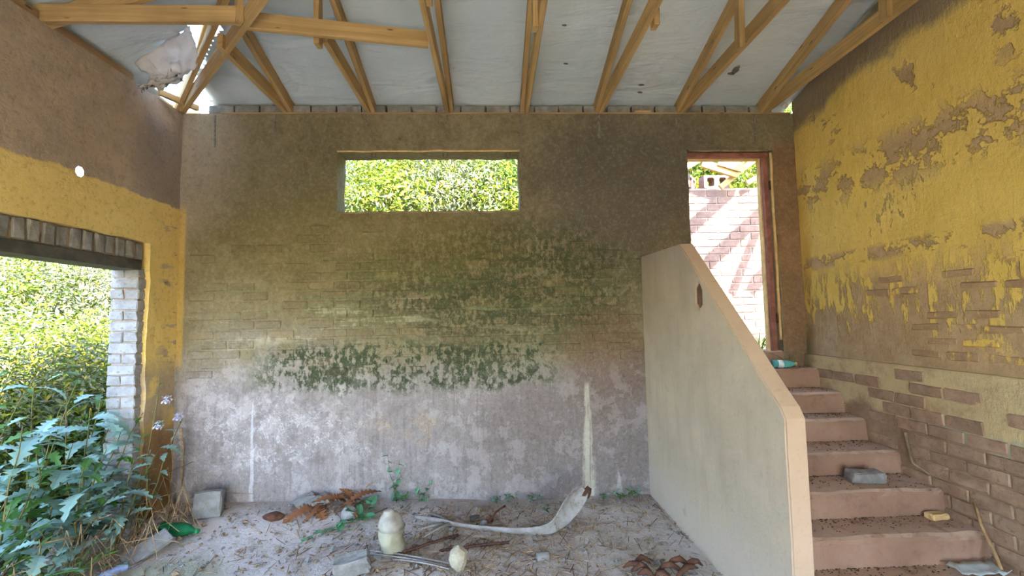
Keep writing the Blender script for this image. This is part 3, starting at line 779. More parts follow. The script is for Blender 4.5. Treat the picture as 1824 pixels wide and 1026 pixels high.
# torn flap of underlay hanging in the left corner
mf = Mat('torn_white_underlay', 0.6, 0.3); nf = mf.noise(6, 5, 0.6)
cf = mf.mix(mf.rng(nf, .35, .65), (222, 218, 212), (200, 194, 186)); mf.col(cf); mf.bump(nf, .5, .02)
tf = mf.n('ShaderNodeBsdfTranslucent'); mf.put(tf.inputs[0], cf); xf = mf.n('ShaderNodeMixShader'); xf.inputs[0].default_value = 0.3
mf.nt.links.new(mf.b.outputs[0], xf.inputs[1]); mf.nt.links.new(tf.outputs[0], xf.inputs[2]); mf.nt.links.new(xf.outputs[0], mf.nt.nodes['Material Output'].inputs[0])
MFLAP = mf.m
T0, T1 = Vector((-2.80, 3.50, 3.75)), Vector((-2.22, 3.27, 3.90))
B0, B1 = ox(238, 158, XL + 0.03), ox(300, 150, XL + 0.16)
V, Fc, n = [], [], 26
for i in range(n + 1):
    for j in range(n + 1):
        a, b = i / n, j / n
        p = (T0.lerp(T1, a)).lerp(B0.lerp(B1, a), b)
        bul = math.sin(b * math.pi) * 0.10
        p += Vector((bul * 0.5, bul * 0.9, -bul * 0.25))
        cr = 0.02 + 0.06 * b
        q = Vector((a * 4.5, b * 5.5, 0))
        p += Vector((mnoise.noise(q), mnoise.noise(q + Vector((9, 1, 1))), mnoise.noise(q + Vector((1, 9, 4))))) * cr
        q *= 3; p += Vector((mnoise.noise(q), mnoise.noise(q + Vector((9, 1, 1))), mnoise.noise(q + Vector((1, 9, 4))))) * cr * 0.35
        if j == n or i == n: p += Vector((0.0, 0.03 * mnoise.noise(q * 4), 0.03 * mnoise.noise(q * 5)))
        V.append(p)
for i in range(n):
    for j in range(n): Fc.append((i * (n + 1) + j, (i + 1) * (n + 1) + j, (i + 1) * (n + 1) + j + 1, i * (n + 1) + j + 1))
fl = tag(link('torn_sheet', mesh('torn_sheet', V, Fc, True), MFLAP), 'torn crumpled white underlay sheet hanging from the roof in the left corner', 'torn sheet')
fl.modifiers.new('thickness', 'SOLIDIFY').thickness = 0.003

# added curled sheet, out of view, blocks the sun from the roof hole
V, Fc = [], []
for i in range(25):
    for j in range(13):
        a, b_ = i / 24, j / 12
        V.append(Vector((-2.85 + 1.45 * a, 3.24 - 0.10 * a - 0.30 * b_ * b_, 0)) + Vector((0, 0.018 * math.sin(i * 1.9), roof_z(-2.85 + 1.45 * a, 3.24 - 0.10 * a) + 0.03 + 1.25 * b_ - 0.12 * b_ * b_)))
for i in range(24):
    for j in range(12): Fc.append((i * 13 + j, (i + 1) * 13 + j, (i + 1) * 13 + j + 1, i * 13 + j + 1))
sunblk = tag(link('sun_block_sheet', mesh('sun_block_sheet', V, Fc, True), MZINC), 'added corrugated sheet curled up unseen on the roof to keep sun off the torn corner', 'sun blocker')
sunblk.modifiers.new('thickness', 'SOLIDIFY').thickness = 0.002
# trusses
W, Hh = 0.038, 0.112
def truss(X, side, y_end, label, web_y=None, web_side=1, web_drop=0.03, rafter_top=None, seed=0):
    t = tag(empty('roof_truss', (X, YB, ZP)), label, 'roof truss', 'pine roof trusses over the room')
    timber('tie_beam', (X, YB + 0.17, ZP + Hh / 2), (X, y_end, ZP + Hh / 2), W, Hh, t, seed=seed)
    ax = X + side * 0.039
    yt = rafter_top if rafter_top is not None else YR
    up = Vector((0, SLOPE, 1)).normalized()
    off = ZS - Hh / 2 - 0.012
    timber('rafter', (ax, YB + 0.22, off - SLOPE * 0.22), (ax, yt, off + SLOPE * (YB - yt)), W, Hh, t, up=up, seed=seed + 1)
    if rafter_top is None:
        timber('rafter', (ax, YF - 0.15, off - SLOPE * 0.15), (ax, YR, off + SLOPE * (YB - YR)), W, Hh, t, up=Vector((0, -SLOPE, 1)).normalized(), seed=seed + 2)
        timber('web', (X + side * 0.039, YR, ZP + 0.02), (X + side * 0.039, YR, off + SLOPE * (YB - YR) - 0.06), W, 0.07, t, up=Vector((0, 1, 0)))
    if web_y is not None:
        wx_ = X + web_side * 0.039
        timber('web', (wx_, web_y, ZP - web_drop), (wx_, web_y - 0.02, off + SLOPE * (YB - web_y) + 0.02), W, 0.075, t, up=Vector((0, 1, 0)), seed=seed + 3)
    return t
truss(-1.90, 1, 3.09, 'short jack truss ending at the diagonal hip beam near the torn left corner', rafter_top=3.22, seed=1)
truss(-1.14, 1, 3.02, 'jack truss that meets the middle of the short cross beam', 3.0, -1, 0.04, rafter_top=2.46, seed=11)
truss(-0.405, 1, YF - 0.1, 'roof truss that carries the right end of the short cross beam', 2.62, 1, 0.0, seed=21)
truss(0.345, -1, YF - 0.1, 'roof truss above the right end of the window slot', 2.80, -1, 0.04, seed=31)
truss(1.06, -1, YF - 0.1, 'yellow-lit roof truss between window slot and stair parapet', 2.77, 1, 0.04, seed=41)
truss(1.86, -1, YF - 0.1, 'second roof truss from the yellow wall, over the doorway', 3.03, -1, 0.02, seed=51)
truss(2.68, -1, YF - 0.1, 'roof truss closest to the yellow right wall', 2.72, -1, 0.0, seed=61)
# hip: diagonal tie and rafter
hip = tag(empty('hip_truss', (XL, YB, ZP)), 'diagonal hip truss running out of the torn left corner', 'roof truss')
d45 = Vector((1, -1, 0)).normalized()
c0 = Vector((XL + 0.02, YB - 0.02, ZP + Hh / 2))
timber('tie_beam', c0 - d45 * 0.12, c0 + d45 * 3.4, W, Hh, hip, seed=71)
hs = SLOPE / math.sqrt(2)
r0 = Vector((XL - 0.1, YB + 0.1, ZS - 0.075 - SLOPE * 0.1)) + Vector((0, 0, 0)); r1 = Vector((XL + 3.3, YB - 3.3, ZS - 0.075 + SLOPE * 3.3))
sd_ = Vector((1, 1, 0)).normalized() * -0.04
timber('rafter', r0 + sd_, r1 + sd_, W, Hh, hip, up=Vector((-hs * .7, hs * .7, 1)).normalized(), seed=72)
timber('web', c0 + d45 * 1.72 + sd_ + Vector((0, 0, -0.05)), c0 + d45 * 1.72 + sd_ + Vector((0, 0, 0.42)), W, 0.075, hip, up=d45, seed=73)
b = timber('batten', (-2.82, 4.06, 3.64), (-2.12, 3.30, 3.96), 0.036, 0.05, hip, seed=74)
b = timber('batten', (-2.83, 3.80, 3.66), (-2.70, 4.10, 3.66), 0.036, 0.05, hip, seed=75)
# cross beams
def beam(label, p0, p1, seed, h=Hh, w=W):
    o = timber('cross_beam', p0, p1, w, h, seed=seed); tag(o, label, 'roof beam', 'loose cross beams in the roof'); return o
beam('long horizontal beam from the left wall to the diagonal hip beam', (XL - 0.1, 2.83, ZP + Hh / 2), (-1.63, 2.83, ZP + Hh / 2), 81)
beam('short cross beam spanning from hip beam to the roof truss left of centre', (-1.60, 2.88, ZP + Hh / 2 + 0.0), (-0.43, 3.05, ZP + Hh / 2 - 0.012), 82)
# jack rafter on the left slope, out of the left wall
timber('jack_rafter', (XL - 0.15, 2.875, ZS - Hh / 2 - 0.03 - SLOPE * .15), (XL + 1.2, 2.875, ZS - Hh / 2 - 0.012 + SLOPE * 1.27), W, Hh, hip, up=Vector((-SLOPE, 0, 1)).normalized(), seed=83)
# wall plate
pl = tag(timber('wall_plate', (XL + 0.35, YB + 0.04, ZP + 0.003), (XR - 0.02, YB + 0.04, ZP + 0.003), 0.10, 0.012, None, MWOODG, seed=84), kind='structure', label='thin timber plate on top of the back wall')
pl.name = 'trim_1'
pl = tag(timber('wall_plate', (XL - 0.06, YF, ZP + 0.03), (XL - 0.06, YB - 0.55, ZP + 0.03), 0.10, 0.06, None, MWOODG, seed=85), kind='structure', label='timber plate on top of the left wall')
pl.name = 'trim_2'

# galvanised truss straps on the back wall
for px, y0, y1, w in ((490, 204, 240, 0.016), (928, 205, 258, 0.014), (1067, 205, 246, 0.024), (1205, 205, 232, 0.014), (1345, 205, 255, 0.018), (383, 205, 262, 0.014), (652, 204, 222, 0.012), (797, 204, 218, 0.012)):
    a, b_ = oy(px, y0, YB - 0.004), oy(px, y1, YB - 0.004)
    me = box_mesh('strap', w, 0.004, a.z - b_.z, 0.001)
    names = {490: 'thin metal strap below the short jack truss at left', 928: 'rusty hooked strap right of the window slot top', 1067: 'broad pale metal strap hanging between window and doorway',
             1205: 'short dark strap just left of the doorway top', 1345: 'metal strap above the right half of the doorway', 383: 'dark strap by the torn left corner of the back wall', 652: 'short strap end above the left half of the window slot', 797: 'short strap end above the right half of the window slot'}
    tag(link('metal_strap', me, MZINC, None, (a + b_) / 2, (0, R0.uniform(-.05, .05), 0)), names[px], 'metal strap', 'truss straps on the back wall')

p = oy(1145, 198, YB - 0.01); e = tag(empty('wire_scrap', p), 'small pale lath with looped wire on the wall top left of the doorway', 'wire scrap')
link('lath', box_mesh('lath', 0.16, 0.03, 0.012, 0.002), MCREAM, e, p + Vector((0, .01, -.002)))
link('wire', tube_mesh('wire', [p + Vector(q) for q in ((-.06, 0, .0), (-.03, -.01, .035), (.0, -.012, .02), (.03, -.01, .034), (.06, 0, .004))], 0.003, 5), MPALM, e)
p = oy(1398, 188, YB - 0.06); tag(link('plastic_scrap', stone_mesh0('plastic_scrap', .05, .04, .07, 5), MFLAP, None, p), 'crumpled white plastic scrap stuck at the top right corner', 'plastic scrap')

# ================================================================== BEYOND THE DOORWAY
YW = 5.9
fw = wall_slab('wall_outbuilding', lambda u, v, d: (u, YW + d, v), 1.5, 5.6, 0.9, 3.40, 0.2, [], MMORTARL, 0.12, 0.004, 0.01)
fw['label'] = 'sunlit whitewashed block wall seen through the doorway'
ws = brick_set('block', 0.29, 0.05, 0.09, MBRICKW, 5, 0.003, 0.006)
for r_ in range(21):
    z = 1.33 + r_ * 0.1
    x = 1.9 + (0.15 if r_ % 2 else 0)
    while x < 4.9:
        if z < 3.36: link('block', rb.choice(ws), None, fw, (x, YW + 0.017, z), (0, 0, 0))
        x += 0.3
# hollow blocks left on its top
def hollow_block(loc, rz, label):
    bm = bmesh.new(); L_, D_, H_ = 0.36, 0.16, 0.19
    o_ = [bm.verts.new(v) for v in ((-L_/2, -D_/2, 0), (L_/2, -D_/2, 0), (L_/2, -D_/2, H_), (-L_/2, -D_/2, H_))]
    E_ = [bm.edges.new((o_[i], o_[(i + 1) % 4])) for i in range(4)]
    for cx_ in (-0.085, 0.085):
        h_ = [bm.verts.new((cx_ + 0.05 * a_, -D_/2, H_/2 + 0.062 * b_)) for a_, b_ in ((-1, -.7), (-.7, -1), (.7, -1), (1, -.7), (1, .7), (.7, 1), (-.7, 1), (-1, .7))]
        E_ += [bm.edges.new((h_[i], h_[(i + 1) % 8])) for i in range(8)]
    f_ = bmesh.ops.triangle_fill(bm, use_beauty=True, edges=E_)
    e_ = bmesh.ops.extrude_face_region(bm, geom=[q for q in f_['geom'] if isinstance(q, bmesh.types.BMFace)])
    for q in e_['geom']:
        if isinstance(q, bmesh.types.BMVert): q.co.y = D_/2
    return tag(link('hollow_block', bm_mesh('hollow_block', bm), MBRICKW, None, loc, (0, 0, rz)), label, 'concrete block', 'blocks on top of the outer wall')
p = oy(1272, 332, YW + 0.1); hollow_block((p.x, YW + 0.1, 3.402), 0.0, 'hollow concrete block showing two holes, on the wall beyond the doorway')
p = oy(1232, 332, YW + 0.1); hollow_block((p.x - 0.06, YW + 0.12, 3.402), 0.9, 'concrete block turned sideways at the left edge of the doorway view')
# broken roof timbers behind the wall top
ft = tag(empty('fallen_truss', oy(1300, 320, 5.75)), 'broken roof timbers leaning on the outer wall, seen through the doorway top', 'broken truss')
timber('rafter', oy(1283, 334, 5.76), oy(1354, 276, 5.76), 0.05, 0.07, ft, seed=91)
timber('tie_beam', oy(1250, 291, 5.68), oy(1313, 311, 5.68), 0.05, 0.10, ft, seed=92)
timber('rafter', oy(1222, 298, 5.70), oy(1250, 282, 5.70), 0.05, 0.08, ft, seed=93)
timber('board', oy(1280, 286, 5.64), oy(1322, 299, 5.64), 0.03, 0.13, ft, MWOODG, seed=94)
timber('web', oy(1330, 326, 5.8), oy(1356, 312, 5.8), 0.04, 0.06, ft, seed=95)
# roofless truss over the yard: it throws the slanting shadows on the wall
yt_ = tag(empty('yard_truss', (3.3, 4.7, 3.6)), 'bare roof truss over the yard behind the doorway', 'roof truss')
S_ = Vector((SUN.x / -SUN.y, -1, SUN.z / -SUN.y))
def shade(a, b, t, w):
    A, B = oy(*a, YW), oy(*b, YW); d_ = (B - A); A = A - d_ * 0.02; 
    timber('member', A + S_ * t, B + S_ * t, w, w, yt_, seed=int(a[0]))
shade((1226, 410), (1304, 338), 1.22, 0.12)
shade((1258, 472), (1372, 366), 1.25, 0.125)
shade((1306, 516), (1350, 404), 1.28, 0.12)
shade((1338, 512), (1385, 466), 1.26, 0.13)

# ================================================================== PLANTS OUTSIDE
def leaf_cloud(name, n, rx, ry, rz, size, seed, mat, zoff=0.0, narrow=0.42, fill=0.55, mat2=None, frac2=0.0, upward=0.5):
    """n single leaves scattered through a lumpy crown; each is a folded leaf of four triangles"""
    r = np.random.default_rng(seed)
    d = r.normal(size=(n, 3)); d /= np.linalg.norm(d, axis=1)[:, None]
    lump = 1 + 0.22 * np.sin(d[:, 0] * 5 + seed) * np.cos(d[:, 1] * 4 + seed * 2) + 0.15 * np.sin(d[:, 2] * 7 + seed)
    rad = (fill + (1 - fill) * r.random(n) ** 0.6) * lump
    c = d * rad[:, None] * np.array([rx, ry, rz]); c[:, 2] += zoff
    nrm = d * 0.6 + r.normal(size=(n, 3)) * 0.5 + np.array([0, 0, upward]); nrm /= np.linalg.norm(nrm, axis=1)[:, None]
    t = r.normal(size=(n, 3)); t -= nrm * (t * nrm).sum(1)[:, None]; t /= np.linalg.norm(t, axis=1)[:, None]
    s = np.cross(nrm, t); L = size * (0.6 + 0.8 * r.random(n))[:, None]; Wd = L * narrow
    v = np.stack([c, c + t * L * .45 + s * Wd * .5 + nrm * L * .06, c + t * L - nrm * L * .12, c + t * L * .45 - s * Wd * .5 + nrm * L * .06, c + t * L * .5], 1).reshape(-1, 3)
    i = np.arange(n)[:, None] * 5
    f = np.concatenate([i + [0, 4, 1], i + [4, 2, 1], i + [0, 3, 4], i + [4, 3, 2]], 1).reshape(-1, 3)
    me = bpy.data.meshes.new(name); me.from_pydata(v.tolist(), [], f.tolist()); me.materials.append(mat)
    if mat2:
        me.materials.append(mat2); pick = np.repeat(r.random(n) < frac2, 4).astype(np.int32); me.polygons.foreach_set('material_index', pick)
    me.update(); return me

def stem_mesh(name, h, n, spread, seed, r0=0.02):
    r = random.Random(seed); bmv, bf = [], []
    for k in range(n):
        a = r.uniform(0, 6.28); s = spread * r.uniform(0.2, 1)
        pts = [Vector((0.1 * math.cos(a) * r.random(), 0.1 * math.sin(a), 0))]
        for q in range(1, 5): pts.append(Vector((math.cos(a) * s * (q / 4) ** 1.4, math.sin(a) * s * (q / 4) ** 1.4, h * q / 4)))
        me = tube_mesh('t', pts, [r0, r0 * .8, r0 * .6, r0 * .4, r0 * .15], 5)
        off = len(bmv); bmv += [v.co.copy() for v in me.vertices]; bf += [tuple(i + off for i in p.vertices) for p in me.polygons]
        bpy.data.meshes.remove(me)
    return mesh(name, bmv, bf, True)

CROWN = [leaf_cloud('foliage', 2600, 0.75, 0.75, 0.7, 0.085, 1, LF_SUN, 0.72, mat2=LF_YEL, frac2=0.05),
         leaf_cloud('foliage', 2600, 0.8, 0.75, 0.75, 0.075, 2, LF_SUN, 0.78, 0.34, mat2=LF_OLIVE, frac2=0.3),
         leaf_cloud('foliage', 2600, 0.8, 0.8, 0.85, 0.07, 3, LF_OLIVE, 0.9, 0.3),
         leaf_cloud('foliage', 2400, 0.75, 0.75, 0.7, 0.09, 4, LF_GREEN, 0.72, 0.45, mat2=LF_SUN, frac2=0.35),
         leaf_cloud('foliage', 2200, 0.7, 0.7, 0.9, 0.08, 5, LF_SUN, 0.95, 0.3, mat2=LF_YEL, frac2=0.14)]
STEM = [stem_mesh('stem', 1.1, 6, 0.45, k) for k in range(2)]
LAB = ['bright yellow-green shrub in full sun', 'sunlit shrub of small mixed leaves', 'pale olive grey-green shrub', 'fresh green leafy shrub', 'tall shrub dotted with yellow flowers']
def shrub(x, y, k, s, where, group, zadd=0.0, rz=None):
    dd = math.hypot(x, y); where = ('near row, ' if dd < 6.2 else 'second row, ' if dd < 7.8 else 'third row, ' if dd < 9.6 else 'far row, ') + where
    z = terrain_z(x, y) + zadd
    e = tag(empty('shrub', (x, y, z)), LAB[k] + ', ' + where, 'shrub', group)
    rz = rz if rz is not None else R0.uniform(0, 6.28)
    f_ = link('foliage', CROWN[k], None, e, (x, y, z - 0.05)); f_.scale = (s, s, s * R0.uniform(0.9, 1.15)); f_.rotation_euler = (0, 0, rz); f_['kind'] = 'stuff'
    t_ = link('stem', STEM[k % 2], MSTEM, e, (x, y, z - 0.05)); t_.scale = (s, s, s); t_.rotation_euler = (0, 0, rz)
    return e
rs = random.Random(12)
# beyond the wide opening on the left
for k in range(46):
    a = math.radians(rs.uniform(33, 66)); d = rs.uniform(5.4, 12.5) if k > 11 else rs.uniform(5.2, 6.6)
    x, y = -d * math.sin(a), d * math.cos(a)
    if x > -4.1: x = -4.1 - rs.random() * 0.5
    shrub(x, y, rs.choice([0, 1, 1, 3, 4, 4, 2, 2]), (0.55 + 0.06 * d) * rs.uniform(0.8, 1.1), 'outside the left opening', 'shrubs outside the left opening')
for k in range(16):
    x, y = rs.uniform(-5.2, -3.7), rs.uniform(2.9, 6.2)
    shrub(x, y, rs.choice([0, 3, 3, 1]), rs.uniform(0.45, 0.75), 'low outside the left opening', 'low shrubs right outside the left opening')
# behind the back wall, seen through window slot, doorway top and roof hole
for k in range(40):
    y = rs.uniform(7.4, 11.0); x = y * rs.uniform(-0.62, 0.75)
    kk = rs.choice([0, 1, 3]) if (x / y < -0.12 or x / y > 0.03) else rs.choice([2, 2, 1, 2])
    shrub(x, y, kk, rs.uniform(1.0, 1.5), 'on the bank behind', 'shrubs on the bank behind the house')
for px in (610, 650, 690, 735, 775, 830, 880, 920):
    y = rs.uniform(6.9, 7.6); p = oy(px, 420, y)
    shrub(p.x, y, 2 if 770 < px < 870 else rs.choice([0, 1, 3]), rs.uniform(0.95, 1.25), 'just outside the window slot', 'shrubs just outside the window slot', 0.25)

# ------------------------------------------------------------------ lobed-leaf plants, grass, weeds
def lobed_leaf(name, L, Wd, lobes, seed, mat, droop=0.35, deep=0.55):
    r = random.Random(seed); V, Fc = [], []; n = lobes * 2 + 2
    for i in range(n + 1):
        t = i / n; w = Wd * 0.5 * (math.sin(math.pi * min(1, t * 0.92 + 0.08)) ** 0.8) * (1.0 if i % 2 else 1 - deep)
        if i == n: w = 0.001
        z = 0.10 * L * math.sin(t * math.pi) - droop * L * t * t; fw_ = 0.12 * L / lobes if i % 2 else 0
        V += [(t * L + fw_, w * r.uniform(.85, 1.1), z + 0.12 * w), (t * L, 0, z), (t * L + fw_, -w * r.uniform(.85, 1.1), z + 0.12 * w)]
    for i in range(n):
        a = i * 3; Fc += [(a, a + 1, a + 4, a + 3), (a + 1, a + 2, a + 5, a + 4)]
    me = mesh(name, V, Fc); me.materials.append(mat); return me
def heart_leaf(name, L, mat, seed=0):
    out = [(0, 0), (-.08, .22), (.02, .42), (.22, .5), (.5, .42), (.8, .2), (1, 0)]
    V = [(x * L, y * L * .9, 0.08 * L * abs(y) * 2 - 0.25 * L * max(0, x) ** 2) for x, y in out] + [(x * L, -y * L * .9, 0.08 * L * abs(y) * 2 - 0.25 * L * max(0, x) ** 2) for x, y in out[1:-1]]
    V.append((0.4 * L, 0, -0.05 * L)); c = len(V) - 1
    Fc = []
    for i in range(6): Fc.append((c, i + 1, i))
    o_ = [0] + list(range(7, 12)) + [6]
    for i in range(6): Fc.append((c, o_[i], o_[i + 1]))
    me = mesh(name, V, Fc); me.materials.append(mat); return me
THL = [lobed_leaf('leaf', 0.30, 0.16, 5, k, LF_BLUE, 0.30 + 0.1 * k) for k in range(3)] + [lobed_leaf('leaf', 0.24, 0.11, 4, 9, LF_GREEN, 0.3)]
VLF = [heart_leaf('leaf', 0.085, LF_VINE), heart_leaf('leaf', 0.06, LF_VINE)]
SML = [lobed_leaf('leaf', 0.10, 0.045, 2, 4, LF_GREEN, 0.2, 0.2), lobed_leaf('leaf', 0.14, 0.05, 3, 5, LF_BLUE, 0.25, 0.4)]
BLADE = [lobed_leaf('blade', 0.5, 0.018, 4, k, LF_GREEN, 0.25 + 0.2 * k, 0.05) for k in range(3)]

def plant(name, base, stems, leaves, label, cat, group=None, leaf_mat_rng=None, scale=1.0, n_leaf=8, stem_r=0.006, stem_mat=None, tilt=(0.2, 1.0), seed=0, first=0.15):
    """stems: list of point lists (world); leaves spiral along each stem"""
    r = random.Random(seed)
    e = tag(empty(name, base), label, cat, group)
    for pts in stems:
        pts = [Vector(p) for p in pts]
        link('stem', tube_mesh('stem', pts, [stem_r * (1 - 0.7 * i / (len(pts) - 1)) for i in range(len(pts))], 5), stem_mat or MSTEM, e)
        ang = r.uniform(0, 6.28)
        for k in range(n_leaf):
            t = first + (1 - first) * (k + r.random() * 0.5) / n_leaf; f_ = min(t, 0.999) * (len(pts) - 1); i = int(f_)
            p = pts[i].lerp(pts[i + 1], f_ - i); ang += 2.4 + r.uniform(-.5, .5)
            o = link('leaf', r.choice(leaves), None, e, p, (r.uniform(-.4, .4), -r.uniform(*tilt), ang)); s = scale * r.uniform(.65, 1.15) * (1.1 - 0.45 * t)
            o.scale = (s, s, s)
    return e
def bend(p0, p1, sag=0.0, n=6, wob=0.0, seed=0):
    r = random.Random(seed); p0, p1 = Vector(p0), Vector(p1); out = []
    for i in range(n):
        t = i / (n - 1); q = p0.lerp(p1, t); q.z += sag * math.sin(math.pi * t)
        if 0 < i < n - 1: q += Vector((r.uniform(-wob, wob), r.uniform(-wob, wob), r.uniform(-wob, wob)))
        out.append(q)
    return out
def gp(px, py): p = oz(px, py, 0.05); p.z = fz(p.x, p.y); return p

# thistle-like plants crowding the opening
def thistle(base, tips, label, sc, n, seed, leaves=None):
    base = Vector(base); base.z = fz(base.x, base.y) - 0.01
    return plant('thistle_plant', base, [bend(base, t, 0.06, 6, 0.02, seed + i) for i, t in enumerate(tips)], leaves or THL, label, 'plant', 'leafy weeds in the left opening', scale=sc, n_leaf=n, stem_r=0.008, tilt=(-0.1, 0.9), seed=seed)
thistle((-2.95, 3.35, 0), [ox(255, 735, -2.72), ox(215, 770, -2.80), ox(160, 730, -2.95)], 'bluish lobed-leaf weed arching in front of the brick jamb', 0.85, 8, 1)
thistle((-2.72, 3.60, 0), [ox(285, 668, -2.66), ox(325, 745, -2.58), ox(250, 780, -2.70)], 'slender flowering weed leaning against the yellow corner', 0.50, 9, 2, THL[2:] + SML)
fl_ = bpy.data.objects['thistle_plant.001']
MFLW = mat_leaf('pale_lilac_petal', [(0.0, (176, 182, 220)), (1.0, (214, 216, 236))], 0.3)
flm = leaf_cloud('flower', 60, 0.03, 0.03, 0.03, 0.022, 9, MFLW, 0.0, 0.5)
for px, py in ((298, 712), (318, 742), (283, 757)): link('flower', flm, None, fl_, ox(px, py, -2.64))
thistle((-3.05, 3.15, 0), [ox(130, 790, -2.98), ox(70, 770, -3.05), ox(175, 840, -2.90)], 'bushy bluish weed in the middle of the opening', 1.0, 9, 3)
thistle((-3.20, 2.95, 0), [ox(30, 830, -3.1), ox(90, 860, -3.0), ox(5, 780, -3.15)], 'broad-leaved weed at the left edge of the opening', 1.0, 8, 4)
thistle((-2.75, 3.05, 0), [ox(150, 900, -2.72), ox(200, 880, -2.70)], 'low bluish weed on the threshold before the jamb', 0.8, 7, 5)
thistle((-2.90, 2.78, 0), [ox(60, 930, -2.85), ox(20, 900, -2.9)], 'low broad weed at the lower left edge', 0.95, 7, 6)
thistle((-3.55, 3.6, 0), [ox(150, 650, -3.5), ox(60, 690, -3.6), ox(110, 720, -3.45)], 'taller green weed standing just outside the opening', 0.9, 9, 7, [THL[3], THL[0], SML[0]])
thistle((-3.75, 3.2, 0), [ox(30, 640, -3.7), ox(10, 700, -3.6), ox(80, 650, -3.8)], 'tall green weed outside the far left of the opening', 0.95, 9, 8, [THL[3], SML[0], THL[1]])
thistle((-2.62, 2.75, 0), [ox(110, 985, -2.6), ox(70, 960, -2.62)], 'small bluish weed at the bottom left by the dry stalk', 0.7, 6, 21)
thistle((-3.1, 3.45, 0), [ox(185, 690, -3.05), ox(120, 700, -3.1), ox(200, 740, -3.0)], 'tall bluish weed rising left of the brick jamb', 0.95, 10, 22)
thistle((-2.85, 3.2, 0), [ox(190, 800, -2.8), ox(225, 850, -2.75), ox(150, 830, -2.82)], 'dense lobed weed in front of the jamb foot', 1.0, 9, 23)
thistle((-3.0, 2.85, 0), [ox(40, 760, -2.98), ox(85, 820, -2.92)], 'upright bluish weed close to the left edge', 1.0, 9, 24)
thistle((-2.70, 3.35, 0), [ox(240, 820, -2.66), ox(290, 790, -2.62), ox(215, 900, -2.68)], 'leafy weed spreading over the foot of the yellow corner', 0.7, 8, 25)
# grass clump at the lower left
def grass(base, n, sc, label, seed, group=None, mat=None):
    r = random.Random(seed); e = tag(empty('grass_tuft', base), label, 'grass', group)
    for k in range(n):
        o = link('blade', r.choice(BLADE), None, e, Vector(base) + Vector((r.uniform(-.1, .1), r.uniform(-.1, .1), -0.005)) * sc, (r.uniform(-.3, .3), -r.uniform(0.6, 1.45), r.uniform(0, 6.28)))
        s = sc * r.uniform(.6, 1.1); o.scale = (s, s * 1.3, s)
    return e
for i, (x, y, sc, lb) in enumerate(((-2.82, 2.62, 1.0, 'long grass tuft at the bottom left edge'), (-3.0, 2.9, 0.9, 'long grass tuft under the broad-leaved weed'), (-2.62, 2.9, 0.6, 'dry short grass tuft on the threshold'), (-3.3, 3.3, 1.1, 'tall grass tuft outside the opening'))):
    grass((x, y, fz(x, y)), 26, sc, lb, 40 + i)
p = oy(1357, 600, YB + 0.28); grass((p.x, YB + 0.3, 1.29), 24, 0.55, 'bright green grass tuft in the doorway', 50)
p = oy(1400, 628, YB - 0.06); grass((2.72, YB - 0.08, 1.168), 12, 0.32, 'small grass tuft at the foot of the door frame', 51)
# dry stalks
def stalk(pts, label, r=0.004, mat=None, name='dry_stalk', cat='stalk', group='dry stalks by the left opening'):
    return tag(link(name, tube_mesh(name, pts, r, 5), mat or MDRY), label, cat, group)
stalk([gp(165, 975), ox(120, 958, -2.66), ox(75, 968, -2.72), gp(30, 1010)], 'pale arched dry stalk at the lower left', 0.006)
stalk([gp(285, 962) + Vector((0, 0, .02)), gp(255, 960) + Vector((0, 0, .10)), gp(225, 1000) + Vector((0, 0, .05)), gp(190, 1015)], 'curved dry stalk left of the green bottle', 0.005)
stalk([gp(140, 1000), ox(190, 935, -2.70)], 'straight pale stick poking up among the weeds', 0.007)
stalk([gp(250, 945) + Vector((0, 0, .0)), ox(280, 850, -2.68), ox(345, 822, -2.62)], 'thin green tendril reaching towards the back wall', 0.003, MSTEM)
stalk([ox(322, 762, -2.70), ox(326, 800, -2.69), ox(324, 850, -2.71), gp(326, 905)], 'withered hanging flower stalk in the left corner', 0.008)
stalk([ox(305, 780, -2.74), ox(308, 830, -2.73), ox(300, 900, -2.76), gp(296, 945)], 'thin withered stalk against the yellow corner', 0.005)
# withered tangle at the base of the left corner
tangle = []
r = random.Random(5); TV, TF = [], []
for k in range(150):
    x, y = r.uniform(-2.83, -2.45), r.uniform(2.9, 4.0)
    if r.random() < 0.4: x, y = r.uniform(-3.0, -2.4), r.uniform(2.5, 3.4)
    z = fz(x, y); a = r.uniform(0, 6.28); L = r.uniform(.12, .38); h = r.uniform(0.02, 0.35)
    me = tube_mesh('t', [Vector((x, y, z)), Vector((x + .5 * L * math.cos(a), y + .5 * L * math.sin(a), z + h)), Vector((x + L * math.cos(a), y + L * math.sin(a), z + h * r.uniform(.1, 1.2)))], 0.0022, 4, False)
    off = len(TV); TV += [v.co.copy() for v in me.vertices]; TF += [tuple(i + off for i in q.vertices) for q in me.polygons]; bpy.data.meshes.remove(me)
tag(link('dry_grass', mesh('dry_grass', TV, TF), MDRY), 'tangle of dry grass stems along the foot of the left corner', 'dry grass', kind='stuff')

